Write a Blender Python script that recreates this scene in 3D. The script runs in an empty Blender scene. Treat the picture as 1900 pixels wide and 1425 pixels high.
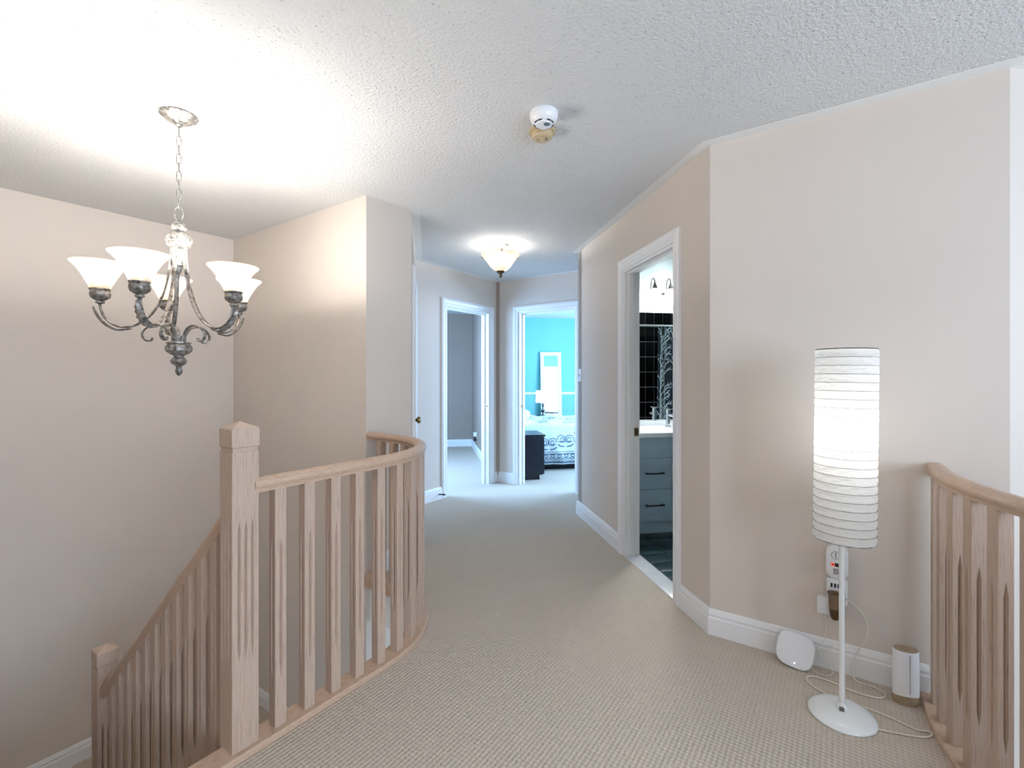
import bpy, bmesh, math, random
from mathutils import Vector, Matrix

random.seed(7)
scene = bpy.context.scene
COL = scene.collection
R = math.radians
S = 2 ** -0.5
CE = 2.44            # ceiling height
EYE = 1.283

# ------------------------------------------------------------------ camera
cam_d = bpy.data.cameras.new('camera')
cam_d.sensor_width = 36.0
cam_d.lens = 36.0 * 882.0 / 1900.0
cam_d.shift_y = -13.5 / 1900.0
cam_d.clip_start = 0.02
cam = bpy.data.objects.new('camera', cam_d)
COL.objects.link(cam)
cam.location = (0, 0, EYE)
cam.rotation_euler = (R(90), 0, R(34.8 - 90))
scene.camera = cam

# ------------------------------------------------------------------ world, daylight, exposure
world = bpy.data.worlds.new('world')
scene.world = world
world.use_nodes = True
bg = world.node_tree.nodes['Background']
bg.inputs[0].default_value = (0.62, 0.80, 1.0, 1)
bg.inputs[1].default_value = 1.0


def area(name, loc, target, sx, sy, power, color):
    l = bpy.data.lights.new(name, 'AREA')
    l.shape = 'RECTANGLE'
    l.size = sx
    l.size_y = sy
    l.energy = power
    l.color = color
    o = bpy.data.objects.new(name, l)
    COL.objects.link(o)
    o.location = loc
    d = Vector(target) - Vector(loc)
    o.rotation_euler = d.to_track_quat('-Z', 'Y').to_euler()
    return o


def PW(d, e, z=0.0):
    """hall-aligned (d along the corridor, e to its right) -> world"""
    return ((d + e) * S, (d - e) * S, z)


DAY = (0.72, 0.86, 1.0)
NEUTRAL = (1.0, 0.88, 0.76)
# daylight through the windows of the place
area('window_stair_offscreen', (2.55, -2.98, 1.25), (2.55, 0, 1.0), 2.3, 1.5, 8, (0.62, 0.80, 1.0))
area('window_landing_offscreen', (-0.10, -2.98, 1.35), (-0.1, 0, 1.1), 2.5, 1.5, 60, (0.68, 0.80, 1.0))
area('window_bedroom_offscreen', PW(6.3, 4.48, 1.5), PW(6.3, 0, 1.2), 2.4, 1.5, 160, (0.38, 0.62, 1.0))
area('window_left_room_offscreen', PW(6.15, -0.92, 1.4), PW(6.8, 2, 0.5), 1.7, 1.4, 80, (0.30, 0.57, 1.0))

vs = scene.view_settings
vs.view_transform = 'Standard'
vs.look = 'None'
vs.gamma = 1.0
vs.use_curve_mapping = False
vs.exposure = 1.05
scene.cycles.use_denoising = True
scene.cycles.sample_clamp_indirect = 80.0
scene.cycles.max_bounces = 10
scene.cycles.diffuse_bounces = 6

# ------------------------------------------------------------------ materials
MATS = {}


def newmat(name):
    m = bpy.data.materials.new(name)
    m.use_nodes = True
    nt = m.node_tree
    b = nt.nodes['Principled BSDF']
    MATS[name] = m
    return m, nt, b


def N(nt, t, **kw):
    n = nt.nodes.new(t)
    for k, v in kw.items():
        setattr(n, k, v)
    return n


def lin(c):
    return tuple(((x / 255) / 12.92 if x <= 10 else (((x / 255) + 0.055) / 1.055) ** 2.4) for x in c) + (1,)


def noise(nt, scale, detail=3, coord='Object', stretch=None, rough=0.5):
    tc = N(nt, 'ShaderNodeTexCoord')
    mp = N(nt, 'ShaderNodeMapping')
    if stretch:
        mp.inputs['Scale'].default_value = stretch
    nt.links.new(tc.outputs[coord], mp.inputs[0])
    n = N(nt, 'ShaderNodeTexNoise')
    n.inputs['Scale'].default_value = scale
    n.inputs['Detail'].default_value = detail
    n.inputs['Roughness'].default_value = rough
    nt.links.new(mp.outputs[0], n.inputs['Vector'])
    return n


def ramp(nt, src, stops):
    r = N(nt, 'ShaderNodeValToRGB')
    els = r.color_ramp.elements
    while len(els) < len(stops):
        els.new(0.5)
    for el, (p, c) in zip(els, stops):
        el.position = p
        el.color = c
    nt.links.new(src, r.inputs[0])
    return r


def bump(nt, b, h, strength, dist):
    bn = N(nt, 'ShaderNodeBump')
    bn.inputs['Strength'].default_value = strength
    bn.inputs['Distance'].default_value = dist
    nt.links.new(h, bn.inputs['Height'])
    nt.links.new(bn.outputs[0], b.inputs['Normal'])


def plain(name, c, rough=0.5, metal=0.0, var=0.04, scale=8.0, bs=0.0, bscale=200, spec=0.5):
    m, nt, b = newmat(name)
    n = noise(nt, scale, 3)
    base = lin(c)
    lo = tuple(max(0, v * (1 - var)) for v in base[:3]) + (1,)
    hi = tuple(min(1, v * (1 + var)) for v in base[:3]) + (1,)
    r = ramp(nt, n.outputs[0], [(0.3, lo), (0.7, hi)])
    nt.links.new(r.outputs[0], b.inputs['Base Color'])
    b.inputs['Roughness'].default_value = rough
    b.inputs['Metallic'].default_value = metal
    b.inputs['Specular IOR Level'].default_value = spec
    if bs:
        n2 = noise(nt, bscale, 2)
        bump(nt, b, n2.outputs[0], bs, 0.001)
    return m


plain('paint', (212, 202, 192), 0.75, var=0.015, scale=1.5, bs=0.12, bscale=260, spec=0.25)
plain('paint_bath', (192, 204, 208), 0.7, var=0.02, scale=2, spec=0.3)
plain('paint_teal', (120, 184, 186), 0.7, var=0.02, scale=2, spec=0.3)
plain('paint_grey', (158, 143, 131), 0.75, var=0.02, scale=2, spec=0.25)
plain('trim_white', (232, 232, 232), 0.38, var=0.01, scale=5)
plain('ceiling_smooth', (234, 233, 230), 0.8, var=0.01, scale=3, spec=0.2)
plain('plastic_white', (232, 233, 235), 0.32, var=0.01, scale=10)
plain('enamel_white', (228, 230, 228), 0.12, var=0.01, scale=10, spec=0.6)
plain('plastic_beige', (196, 176, 140), 0.45, var=0.02, scale=12)
plain('plastic_dark', (26, 27, 30), 0.35, var=0.1)
plain('metal_dark', (38, 42, 50), 0.35, metal=0.6, var=0.1)
plain('metal_grey', (120, 118, 114), 0.3, metal=0.9, var=0.05)
plain('chrome', (214, 216, 220), 0.12, metal=1.0, var=0.02)
plain('brass', (150, 128, 84), 0.25, metal=1.0, var=0.08, scale=30)
plain('bronze', (96, 74, 50), 0.35, metal=0.6, var=0.2, scale=40)
plain('brown_plastic', (122, 100, 78), 0.35, var=0.05)
plain('tan_plastic', (164, 144, 116), 0.5, var=0.04)
plain('vanity_paint', (176, 198, 214), 0.4, var=0.01)
plain('counter_white', (238, 240, 240), 0.2, var=0.02, scale=6)
plain('black_lacquer', (13, 18, 32), 0.3, var=0.1)
plain('grout', (206, 210, 208), 0.85, var=0.05, scale=30)
plain('bed_linen', (226, 226, 226), 0.8, var=0.03, scale=14, bs=0.5, bscale=22)
plain('print_slate', (84, 100, 124), 0.85, var=0.1, scale=30)
plain('print_red', (150, 96, 92), 0.85, var=0.1, scale=30)
plain('curtain_dark', (24, 44, 54), 0.7, var=0.25, scale=20)
plain('curtain_print', (206, 224, 228), 0.7, var=0.12, scale=40)
plain('cord_cream', (222, 216, 204), 0.5, var=0.03)
plain('screen_red', (190, 40, 34), 0.4, var=0.02)
plain('ornament_pink', (204, 186, 190), 0.35, var=0.12, scale=60)
plain('marble_sill', (214, 216, 218), 0.3, var=0.05, scale=14)


def tile_mat(name, c, rough):
    m, nt, b = newmat(name)
    oi = N(nt, 'ShaderNodeObjectInfo')
    n = noise(nt, 9, 4)
    add = N(nt, 'ShaderNodeMath', operation='ADD')
    nt.links.new(n.outputs[0], add.inputs[0])
    sc = N(nt, 'ShaderNodeMath', operation='MULTIPLY')
    nt.links.new(oi.outputs['Random'], sc.inputs[0])
    sc.inputs[1].default_value = 0.4
    nt.links.new(sc.outputs[0], add.inputs[1])
    base = lin(c)
    r = ramp(nt, add.outputs[0], [(0.35, tuple(v * 0.6 for v in base[:3]) + (1,)), (1.0, tuple(v * 1.6 for v in base[:3]) + (1,))])
    nt.links.new(r.outputs[0], b.inputs['Base Color'])
    b.inputs['Roughness'].default_value = rough
    return m


tile_mat('tile_floor', (26, 54, 58), 0.3)
tile_mat('tile_black', (13, 18, 22), 0.12)

# popcorn ceiling: lumpy spray texture with scattered pits
m, nt, b = newmat('popcorn')
n1 = noise(nt, 75, 4, rough=0.6)
tc = N(nt, 'ShaderNodeTexCoord')
vo = N(nt, 'ShaderNodeTexVoronoi')
vo.inputs['Scale'].default_value = 48
nt.links.new(tc.outputs['Object'], vo.inputs['Vector'])
pit_c = N(nt, 'ShaderNodeSeparateColor')
nt.links.new(vo.outputs['Color'], pit_c.inputs[0])
pit = ramp(nt, vo.outputs['Distance'], [(0.06, (0, 0, 0, 1)), (0.22, (1, 1, 1, 1))])
keep = N(nt, 'ShaderNodeMath', operation='GREATER_THAN')
nt.links.new(pit_c.outputs[0], keep.inputs[0])
keep.inputs[1].default_value = 0.55
pm = N(nt, 'ShaderNodeMath', operation='MAXIMUM')
nt.links.new(pit.outputs[0], pm.inputs[0])
nt.links.new(keep.outputs[0], pm.inputs[1])
r1 = ramp(nt, pm.outputs[0], [(0.0, (0.70, 0.70, 0.69, 1)), (1.0, (0.71, 0.71, 0.70, 1))])
nt.links.new(r1.outputs[0], b.inputs['Base Color'])
b.inputs['Roughness'].default_value = 0.9
b.inputs['Specular IOR Level'].default_value = 0.1
hm = N(nt, 'ShaderNodeMath', operation='ADD')
nt.links.new(n1.outputs[0], hm.inputs[0])
ph_ = N(nt, 'ShaderNodeMath', operation='MULTIPLY')
nt.links.new(pm.outputs[0], ph_.inputs[0])
ph_.inputs[1].default_value = 0.5
nt.links.new(ph_.outputs[0], hm.inputs[1])
bump(nt, b, hm.outputs[0], 0.8, 0.011)

# looped carpet with staggered pin-dot weave running along the corridor


def carpet(name, c):
    m, nt, b = newmat(name)
    tc = N(nt, 'ShaderNodeTexCoord')
    mp = N(nt, 'ShaderNodeMapping')
    mp.inputs['Rotation'].default_value = (0, 0, R(45))
    k = 2 * math.pi / 0.0235
    mp.inputs['Scale'].default_value = (k, k, k)
    nt.links.new(tc.outputs['Object'], mp.inputs[0])
    # slight irregularity of the rows
    nn = noise(nt, 30, 2)
    sx = N(nt, 'ShaderNodeSeparateXYZ')
    nt.links.new(mp.outputs[0], sx.inputs[0])
    jit = N(nt, 'ShaderNodeMath', operation='MULTIPLY_ADD')
    nt.links.new(nn.outputs[0], jit.inputs[0])
    jit.inputs[1].default_value = 1.6
    nt.links.new(sx.outputs[1], jit.inputs[2])
    c1 = N(nt, 'ShaderNodeMath', operation='COSINE')
    nt.links.new(sx.outputs[0], c1.inputs[0])
    c2 = N(nt, 'ShaderNodeMath', operation='COSINE')
    nt.links.new(jit.outputs[0], c2.inputs[0])
    pr = N(nt, 'ShaderNodeMath', operation='MULTIPLY')
    nt.links.new(c1.outputs[0], pr.inputs[0])
    nt.links.new(c2.outputs[0], pr.inputs[1])
    fine = noise(nt, 420, 2)
    mixn = N(nt, 'ShaderNodeMath', operation='MULTIPLY_ADD')
    nt.links.new(fine.outputs[0], mixn.inputs[0])
    mixn.inputs[1].default_value = 0.9
    nt.links.new(pr.outputs[0], mixn.inputs[2])
    base = lin(c)
    dk = tuple(v * 0.86 for v in base[:3]) + (1,)
    md = tuple(v * 0.94 for v in base[:3]) + (1,)
    hi = tuple(v * 1.04 for v in base[:3]) + (1,)
    mr = N(nt, 'ShaderNodeMapRange')
    mr.inputs['From Min'].default_value = -0.9
    mr.inputs['From Max'].default_value = 1.6
    nt.links.new(mixn.outputs[0], mr.inputs['Value'])
    r = ramp(nt, mr.outputs[0], [(0.30, hi), (0.78, md), (0.94, dk)])
    nt.links.new(r.outputs[0], b.inputs['Base Color'])
    b.inputs['Roughness'].default_value = 0.95
    b.inputs['Specular IOR Level'].default_value = 0.1
    inv = N(nt, 'ShaderNodeMath', operation='MULTIPLY')
    nt.links.new(mixn.outputs[0], inv.inputs[0])
    inv.inputs[1].default_value = -1
    bump(nt, b, inv.outputs[0], 0.7, 0.0028)
    return m


carpet('carpet', (200, 187, 171))


def wood(name, light, dark, stretch):
    m, nt, b = newmat(name)
    tc = N(nt, 'ShaderNodeTexCoord')
    oi = N(nt, 'ShaderNodeObjectInfo')
    ad = N(nt, 'ShaderNodeVectorMath', operation='ADD')
    cx = N(nt, 'ShaderNodeCombineXYZ')
    ml = N(nt, 'ShaderNodeMath', operation='MULTIPLY')
    ml.inputs[1].default_value = 37.0
    nt.links.new(oi.outputs['Random'], ml.inputs[0])
    for i in range(3):
        nt.links.new(ml.outputs[0], cx.inputs[i])
    nt.links.new(tc.outputs['Object'], ad.inputs[0])
    nt.links.new(cx.outputs[0], ad.inputs[1])
    mp = N(nt, 'ShaderNodeMapping')
    mp.inputs['Scale'].default_value = stretch
    nt.links.new(ad.outputs[0], mp.inputs[0])
    n = N(nt, 'ShaderNodeTexNoise')
    n.inputs['Scale'].default_value = 1.0
    n.inputs['Detail'].default_value = 5
    n.inputs['Roughness'].default_value = 0.62
    nt.links.new(mp.outputs[0], n.inputs['Vector'])
    r = ramp(nt, n.outputs[0], [(0.30, lin(dark)), (0.48, lin(light)), (0.75, tuple(min(1, v * 1.08) for v in lin(light)[:3]) + (1,))])
    nt.links.new(r.outputs[0], b.inputs['Base Color'])
    b.inputs['Roughness'].default_value = 0.34
    bump(nt, b, n.outputs[0], 0.12, 0.002)
    return m


wood('oak', (188, 165, 147), (158, 134, 117), (420, 420, 12))
wood('oak_rail', (194, 166, 143), (172, 143, 120), (40, 40, 260))

# antique silver with mottled patina


def patina(name, lo, mid, hi, metal, scale=60):
    m, nt, b = newmat(name)
    n1 = noise(nt, scale, 4)
    r1 = ramp(nt, n1.outputs[0], [(0.34, lin(lo)), (0.52, lin(mid)), (0.7, lin(hi))])
    nt.links.new(r1.outputs[0], b.inputs['Base Color'])
    b.inputs['Metallic'].default_value = metal
    b.inputs['Roughness'].default_value = 0.38
    bump(nt, b, n1.outputs[0], 0.15, 0.002)


patina('antique_silver', (82, 79, 75), (140, 136, 130), (170, 166, 159), 0.35)


def shade_mat(name, c, rough=0.5, bs=0.0, bscale=40, veins=0.0):
    """thin translucent diffuser, lit by the bulb inside it"""
    m = bpy.data.materials.new(name)
    m.use_nodes = True
    MATS[name] = m
    nt = m.node_tree
    nt.nodes.clear()
    out = N(nt, 'ShaderNodeOutputMaterial')
    tr = N(nt, 'ShaderNodeBsdfTranslucent')
    df = N(nt, 'ShaderNodeBsdfPrincipled')
    df.inputs['Roughness'].default_value = rough
    n = noise(nt, 22 if veins else 8, 4)
    base = lin(c)
    r = ramp(nt, n.outputs[0], [(0.36, tuple(v * (1 - veins) for v in base[:3]) + (1,)), (0.52, base)])
    nt.links.new(r.outputs[0], tr.inputs[0])
    nt.links.new(r.outputs[0], df.inputs['Base Color'])
    mix = N(nt, 'ShaderNodeMixShader')
    mix.inputs[0].default_value = 0.3
    nt.links.new(tr.outputs[0], mix.inputs[1])
    nt.links.new(df.outputs[0], mix.inputs[2])
    nt.links.new(mix.outputs[0], out.inputs[0])
    if bs:
        n2 = noise(nt, bscale, 4, stretch=(1, 1, 2.5))
        bn = N(nt, 'ShaderNodeBump')
        bn.inputs['Strength'].default_value = bs
        bn.inputs['Distance'].default_value = 0.01
        nt.links.new(n2.outputs[0], bn.inputs['Height'])
        nt.links.new(bn.outputs[0], tr.inputs['Normal'])
        nt.links.new(bn.outputs[0], df.inputs['Normal'])
    return m


shade_mat('alabaster', (192, 184, 174), 0.25, veins=0.25)
shade_mat('paper', (246, 246, 244), 0.8, bs=0.5, bscale=30)
shade_mat('lamp_fabric', (248, 240, 226), 0.8)
shade_mat('opal', (232, 232, 230), 0.3)

m, nt, b = newmat('mirror_glass')
n1 = noise(nt, 3, 2)
r1 = ramp(nt, n1.outputs[0], [(0, (0.90, 0.93, 0.93, 1)), (1, (0.92, 0.95, 0.95, 1))])
nt.links.new(r1.outputs[0], b.inputs['Base Color'])
b.inputs['Metallic'].default_value = 1
b.inputs['Roughness'].default_value = 0.01


def emit(name, c, s):
    m, nt, b = newmat(name)
    n1 = noise(nt, 5, 1)
    r1 = ramp(nt, n1.outputs[0], [(0, c + (1,)), (1, c + (1,))])
    nt.links.new(r1.outputs[0], b.inputs['Emission Color'])
    nt.links.new(r1.outputs[0], b.inputs['Base Color'])
    b.inputs['Emission Strength'].default_value = s


emit('bulb', (1.0, 0.88, 0.72), 3.0)
emit('led_white', (0.8, 0.9, 1.0), 4.0)
emit('led_red', (1.0, 0.1, 0.06), 1.2)


# ------------------------------------------------------------------ mesh helpers
class MB:
    def __init__(s):
        s.v = []
        s.f = []
        s.mi = []
        s.sm = []

    def add(s, vs_, fs, smooth=False, mi=0, M=None):
        o = len(s.v)
        for p in vs_:
            p = Vector(p)
            s.v.append(tuple(M @ p) if M is not None else tuple(p))
        for f in fs:
            s.f.append(tuple(i + o for i in f))
            s.mi.append(mi)
            s.sm.append(smooth)
        return s

    def box(s, x0, x1, y0, y1, z0, z1, M=None, mi=0, bev=0.0):
        if bev <= 0:
            vs_ = [(x, y, z) for z in (z0, z1) for y in (y0, y1) for x in (x0, x1)]
            fs = [(0, 2, 3, 1), (4, 5, 7, 6), (0, 1, 5, 4), (2, 6, 7, 3), (0, 4, 6, 2), (1, 3, 7, 5)]
            return s.add(vs_, fs, False, mi, M)
        bm = bmesh.new()
        bmesh.ops.create_cube(bm, size=1)
        for v in bm.verts:
            v.co = ((v.co.x + .5) * (x1 - x0) + x0, (v.co.y + .5) * (y1 - y0) + y0, (v.co.z + .5) * (z1 - z0) + z0)
        bmesh.ops.bevel(bm, geom=bm.edges[:], offset=bev, segments=2, profile=0.6, affect='EDGES')
        bm.verts.index_update()
        s.add([v.co[:] for v in bm.verts], [[v.index for v in f.verts] for f in bm.faces], True, mi, M)
        bm.free()
        return s

    def lathe(s, prof, seg=24, M=None, smooth=True, cap0=False, cap1=False, lobes=0, lobe_amp=0.0, mi=0):
        vs_ = []
        fs = []
        for (r, z) in prof:
            for i in range(seg):
                a = 2 * math.pi * i / seg
                rr = r * (1 + lobe_amp * math.cos(lobes * a)) if lobes else r
                vs_.append((rr * math.cos(a), rr * math.sin(a), z))
        for j in range(len(prof) - 1):
            for i in range(seg):
                k = (i + 1) % seg
                fs.append((j * seg + i, j * seg + k, (j + 1) * seg + k, (j + 1) * seg + i))
        if cap0:
            fs.append(tuple(range(seg - 1, -1, -1)))
        if cap1:
            n0 = (len(prof) - 1) * seg
            fs.append(tuple(n0 + i for i in range(seg)))
        return s.add(vs_, fs, smooth, mi, M)

    def tube(s, pts, r, seg=8, M=None, closed=False, flat=None, mi=0):
        """round tube along a polyline; r may be a list; flat=(w,h) gives a strip section"""
        P = [Vector(p) for p in pts]
        n = len(P)
        vs_ = []
        fs = []
        up = None
        for i in range(n):
            if closed:
                t = (P[(i + 1) % n] - P[i - 1]).normalized()
            else:
                t = (P[min(i + 1, n - 1)] - P[max(i - 1, 0)]).normalized()
            if up is None:
                ref = Vector((0, 0, 1)) if abs(t.z) < 0.9 else Vector((1, 0, 0))
                up = (ref - t * ref.dot(t)).normalized()
            else:
                up = (up - t * up.dot(t))
                up = up.normalized() if up.length > 1e-6 else Vector((1, 0, 0))
            sd = t.cross(up)
            rr = r[i] if isinstance(r, (list, tuple)) else r
            for k in range(seg):
                a = 2 * math.pi * k / seg
                if flat:
                    vs_.append(P[i] + sd * (flat[0] * math.cos(a)) + up * (flat[1] * math.sin(a)))
                else:
                    vs_.append(P[i] + sd * (rr * math.cos(a)) + up * (rr * math.sin(a)))
        m_ = n if closed else n - 1
        for i in range(m_):
            j = (i + 1) % n
            for k in range(seg):
                l = (k + 1) % seg
                fs.append((i * seg + k, i * seg + l, j * seg + l, j * seg + k))
        if not closed:
            fs.append(tuple(range(seg - 1, -1, -1)))
            fs.append(tuple((n - 1) * seg + k for k in range(seg)))
        return s.add(vs_, fs, True, mi, M)

    def sweep(s, path, prof, smooth=False, mi=0, M=None, caps=True):
        """plan sweep: path of (x,y[,z]), profile of (offset to the LEFT of travel, z), mitred"""
        P = [Vector((p[0], p[1])) for p in path]
        Z = [p[2] if len(p) > 2 else 0.0 for p in path]
        n = len(P)
        vs_ = []
        fs = []
        k = len(prof)
        for i in range(n):
            if i == 0:
                t0 = t1 = (P[1] - P[0]).normalized()
            elif i == n - 1:
                t0 = t1 = (P[-1] - P[-2]).normalized()
            else:
                t0 = (P[i] - P[i - 1]).normalized()
                t1 = (P[i + 1] - P[i]).normalized()
            n0 = Vector((-t0.y, t0.x))
            n1 = Vector((-t1.y, t1.x))
            mm = (n0 + n1)
            mm = mm.normalized() if mm.length > 1e-6 else n0
            sc = 1.0 / max(0.3, mm.dot(n0))
            for (o, z) in prof:
                q = P[i] + mm * (o * sc)
                vs_.append((q.x, q.y, z + Z[i]))
        for i in range(n - 1):
            for j in range(k):
                l = (j + 1) % k
                fs.append((i * k + j, (i + 1) * k + j, (i + 1) * k + l, i * k + l))
        if caps:
            fs.append(tuple(range(k)))
            fs.append(tuple((n - 1) * k + j for j in range(k - 1, -1, -1)))
        return s.add(vs_, fs, smooth, mi, M)

    def mesh(s, name, mats, angle=35):
        me = bpy.data.meshes.new(name)
        me.from_pydata(s.v, [], s.f)
        if not isinstance(mats, (list, tuple)):
            mats = [mats]
        for m_ in mats:
            me.materials.append(MATS[m_])
        for p, i, sm in zip(me.polygons, s.mi, s.sm):
            p.material_index = i
            p.use_smooth = sm
        bm = bmesh.new()
        bm.from_mesh(me)
        bmesh.ops.remove_doubles(bm, verts=bm.verts[:], dist=1e-6)
        bmesh.ops.recalc_face_normals(bm, faces=bm.faces[:])
        bm.to_mesh(me)
        bm.free()
        if any(s.sm):
            me.set_sharp_from_angle(angle=R(angle))
        me.update()
        return me

    def build(s, name, mats, parent=None, loc=(0, 0, 0), rot=(0, 0, 0), label=None, angle=35):
        o = bpy.data.objects.new(name, s.mesh(name, mats, angle))
        COL.objects.link(o)
        o.location = loc
        o.rotation_euler = rot
        if parent:
            o.parent = parent
        if label:
            o['label'] = label
        return o


def link(name, me, parent=None, loc=(0, 0, 0), rot=(0, 0, 0)):
    o = bpy.data.objects.new(name, me)
    COL.objects.link(o)
    o.location = loc
    o.rotation_euler = rot
    o.parent = parent
    return o


def thing(name, label, cat, loc=(0, 0, 0), rz=0.0, group=None):
    o = bpy.data.objects.new(name, None)
    o.empty_display_size = 0.1
    COL.objects.link(o)
    o.location = loc
    o.rotation_euler = (0, 0, rz)
    o['label'] = label
    o['category'] = cat
    if group:
        o['group'] = group
    return o


def tag(o, label, cat, group=None):
    o['label'] = label
    o['category'] = cat
    if group:
        o['group'] = group
    return o


def struct(o, label, cat):
    o['kind'] = 'structure'
    o['label'] = label
    o['category'] = cat
    return o


def sempty(name, label, cat, loc=(0, 0, 0), rz=0.0):
    return struct(thing(name, label, cat, loc, rz), label, cat)


def xy(d, e):
    return ((d + e) * S, (d - e) * S)


def rounded(pts, r, seg=8):
    """round the inner corners of an open plan polyline"""
    out = [pts[0]]
    for i in range(1, len(pts) - 1):
        a, b_, c = (Vector(p) for p in pts[i - 1:i + 2])
        u = (a - b_).normalized()
        w = (c - b_).normalized()
        ang = u.angle(w)
        t = r / math.tan(ang / 2)
        p0 = b_ + u * t
        p1 = b_ + w * t
        ctr = b_ + (u + w).normalized() * (r / math.sin(ang / 2))
        a0 = math.atan2((p0 - ctr).y, (p0 - ctr).x)
        a1 = math.atan2((p1 - ctr).y, (p1 - ctr).x)
        da = (a1 - a0 + math.pi) % (2 * math.pi) - math.pi
        for k in range(seg + 1):
            q = a0 + da * k / seg
            out.append((ctr.x + r * math.cos(q), ctr.y + r * math.sin(q)))
    out.append(pts[-1])
    return [tuple(p) for p in out]


def resample(path, start, pitch, count=None, end=None):
    """points and headings at even arc length along a polyline"""
    P = [Vector((p[0], p[1])) for p in path]
    L = [0]
    for i in range(1, len(P)):
        L.append(L[-1] + (P[i] - P[i - 1]).length)
    total = L[-1]
    out = []
    s_ = start
    stop = total - (end or 0)
    while s_ <= stop + 1e-6 and (count is None or len(out) < count):
        i = max(j for j in range(len(L)) if L[j] <= s_ + 1e-9)
        i = min(i, len(P) - 2)
        t = (P[i + 1] - P[i]).normalized()
        p = P[i] + t * (s_ - L[i])
        out.append((p.x, p.y, math.atan2(t.y, t.x)))
        s_ += pitch
    return out


# ------------------------------------------------------------------ structure: walls
def wall(name, p0, p1, label, t=0.11, z0=0.0, z1=CE, opens=(), mats=('paint', 'paint')):
    """wall whose face runs p0->p1; its body lies to the LEFT of travel; opens=(s0,s1,zbottom,ztop)"""
    a = Vector(p0)
    b_ = Vector(p1)
    L = (b_ - a).length
    ang = math.atan2(b_.y - a.y, b_.x - a.x)
    M = Matrix.Rotation(ang, 4, 'Z')
    mb = MB()

    def piece(s0, s1, za, zb):
        vs_ = [(x, y, z) for z in (za, zb) for y in (0, t) for x in (s0, s1)]
        mb.add(vs_, [(0, 2, 3, 1), (4, 5, 7, 6), (0, 1, 5, 4), (0, 4, 6, 2), (1, 3, 7, 5)], False, 0, M)
        mb.add(vs_, [(2, 6, 7, 3)], False, 1, M)
    s_ = 0.0
    for (o0, o1, za, zb) in sorted(opens):
        if o0 > s_:
            piece(s_, o0, z0, z1)
        if za > z0:
            piece(o0, o1, z0, za)
        if zb < z1:
            piece(o0, o1, zb, z1)
        s_ = o1
    if s_ < L:
        piece(s_, L, z0, z1)
    o = mb.build(name, list(mats), loc=(a.x, a.y, 0))
    return struct(o, label, 'wall')


LAND = -1.31
LOW = -2.62
XS2 = 1.956      # far wall of the stairwell
YL = 4.227       # left wall of the stairwell
YC = 2.49        # short wall by the curved rail
P2 = (2.519, 0.544)
P1 = (4.01, 2.035)
P3 = (2.519, -0.514)
EP = (2.343, YC)
FP = (3.328, 3.475)
XH = 4.69
YF = 3.475
DH = 2.05        # door opening height

# travel direction is chosen so that the visible face is on the right and the body on the left
wall('wall_stair_left', (-0.36, YL), (XS2 + 0.11, YL), 'tall beige wall behind the chandelier, along the stair landing', z0=LOW)
wall('wall_stair_far', (XS2, YL), (XS2, YC), 'tall beige wall across the stairwell, ending at the curved railing', t=0.387, z0=LOW)
wall('wall_stair_side', (-0.25, 1.70), (-0.25, YL), 'beige wall beside the stair flight', z0=LOW)
wall('wall_closet', EP, FP, 'narrow slanted wall with the closet door', opens=((0.28, 1.06, 0, DH),), t=0.11)
wall('wall_hall_far_left', (2.17, YF), (4.80, YF), 'beige wall at the end of the hall with the left doorway',
     opens=((3.764 - 2.17, 4.529 - 2.17, 0, DH),), mats=('paint', 'paint_grey'))
wall('wall_hall_far_right', (XH, YF), (XH, 1.30), 'beige wall at the end of the hall with the bedroom doorway',
     opens=((YF - 3.166, YF - 2.40, 0, DH),), mats=('paint', 'paint_teal'))
dL = (Vector(P1) - Vector(P2)).length
d0 = (P2[0] + P2[1]) * S
wall('wall_hall_right', P1, P2, 'beige slanted hall wall with the bathroom doorway',
     opens=((dL - (3.224 - d0), dL - (2.509 - d0), 0, DH),), mats=('paint', 'paint_bath'))
wall('wall_hall_return', (4.72, 1.325), P1, 'beige wall end turning the hall corner', mats=('paint', 'paint_bath'))
wall('wall_lamp', P2, P3, 'beige wall behind the floor lamp', t=0.11, z0=LOW, mats=('paint', 'paint_bath'))
wall('wall_window_corner', P3, xy(1.418, 4.55), 'pale slanted wall lit by daylight past the lamp wall corner', z0=LOW)
wall('wall_east', (4.0, -1.95), (4.0, -3.11), 'beige wall of the second stairwell', z0=LOW)
wall('wall_south', (4.11, -3.0), (-2.11, -3.0), 'beige wall with tall windows', z0=LOW,
     opens=((4.11 - 3.75, 4.11 - 1.35, 0.45, 2.05), (4.11 - 1.2, 4.11 + 1.4, 0.55, 2.15)))
wall('wall_west', (-2.0, -3.0), (-2.0, 1.81), 'plain beige wall at the far side of the upper hall')
wall('wall_west_end', (-2.0, 1.70), (-0.25, 1.70), 'beige wall beside the stair top', z0=-0.3)

# bathroom
wall('wall_bath_back', xy(4.16, 1.45), xy(4.16, 4.2), 'pale wall above the bathroom vanity', t=0.06, mats=('paint_bath', 'paint_bath'))
wall('wall_bath_side', xy(4.22, 4.0), xy(1.6, 4.0), 'bathroom side wall', mats=('paint_bath', 'paint_bath'))
wall('wall_shower', xy(1.68, 4.1), xy(1.68, 2.06), 'shower back wall carrying black tiles', t=0.08, mats=('grout', 'paint_bath'))
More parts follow.
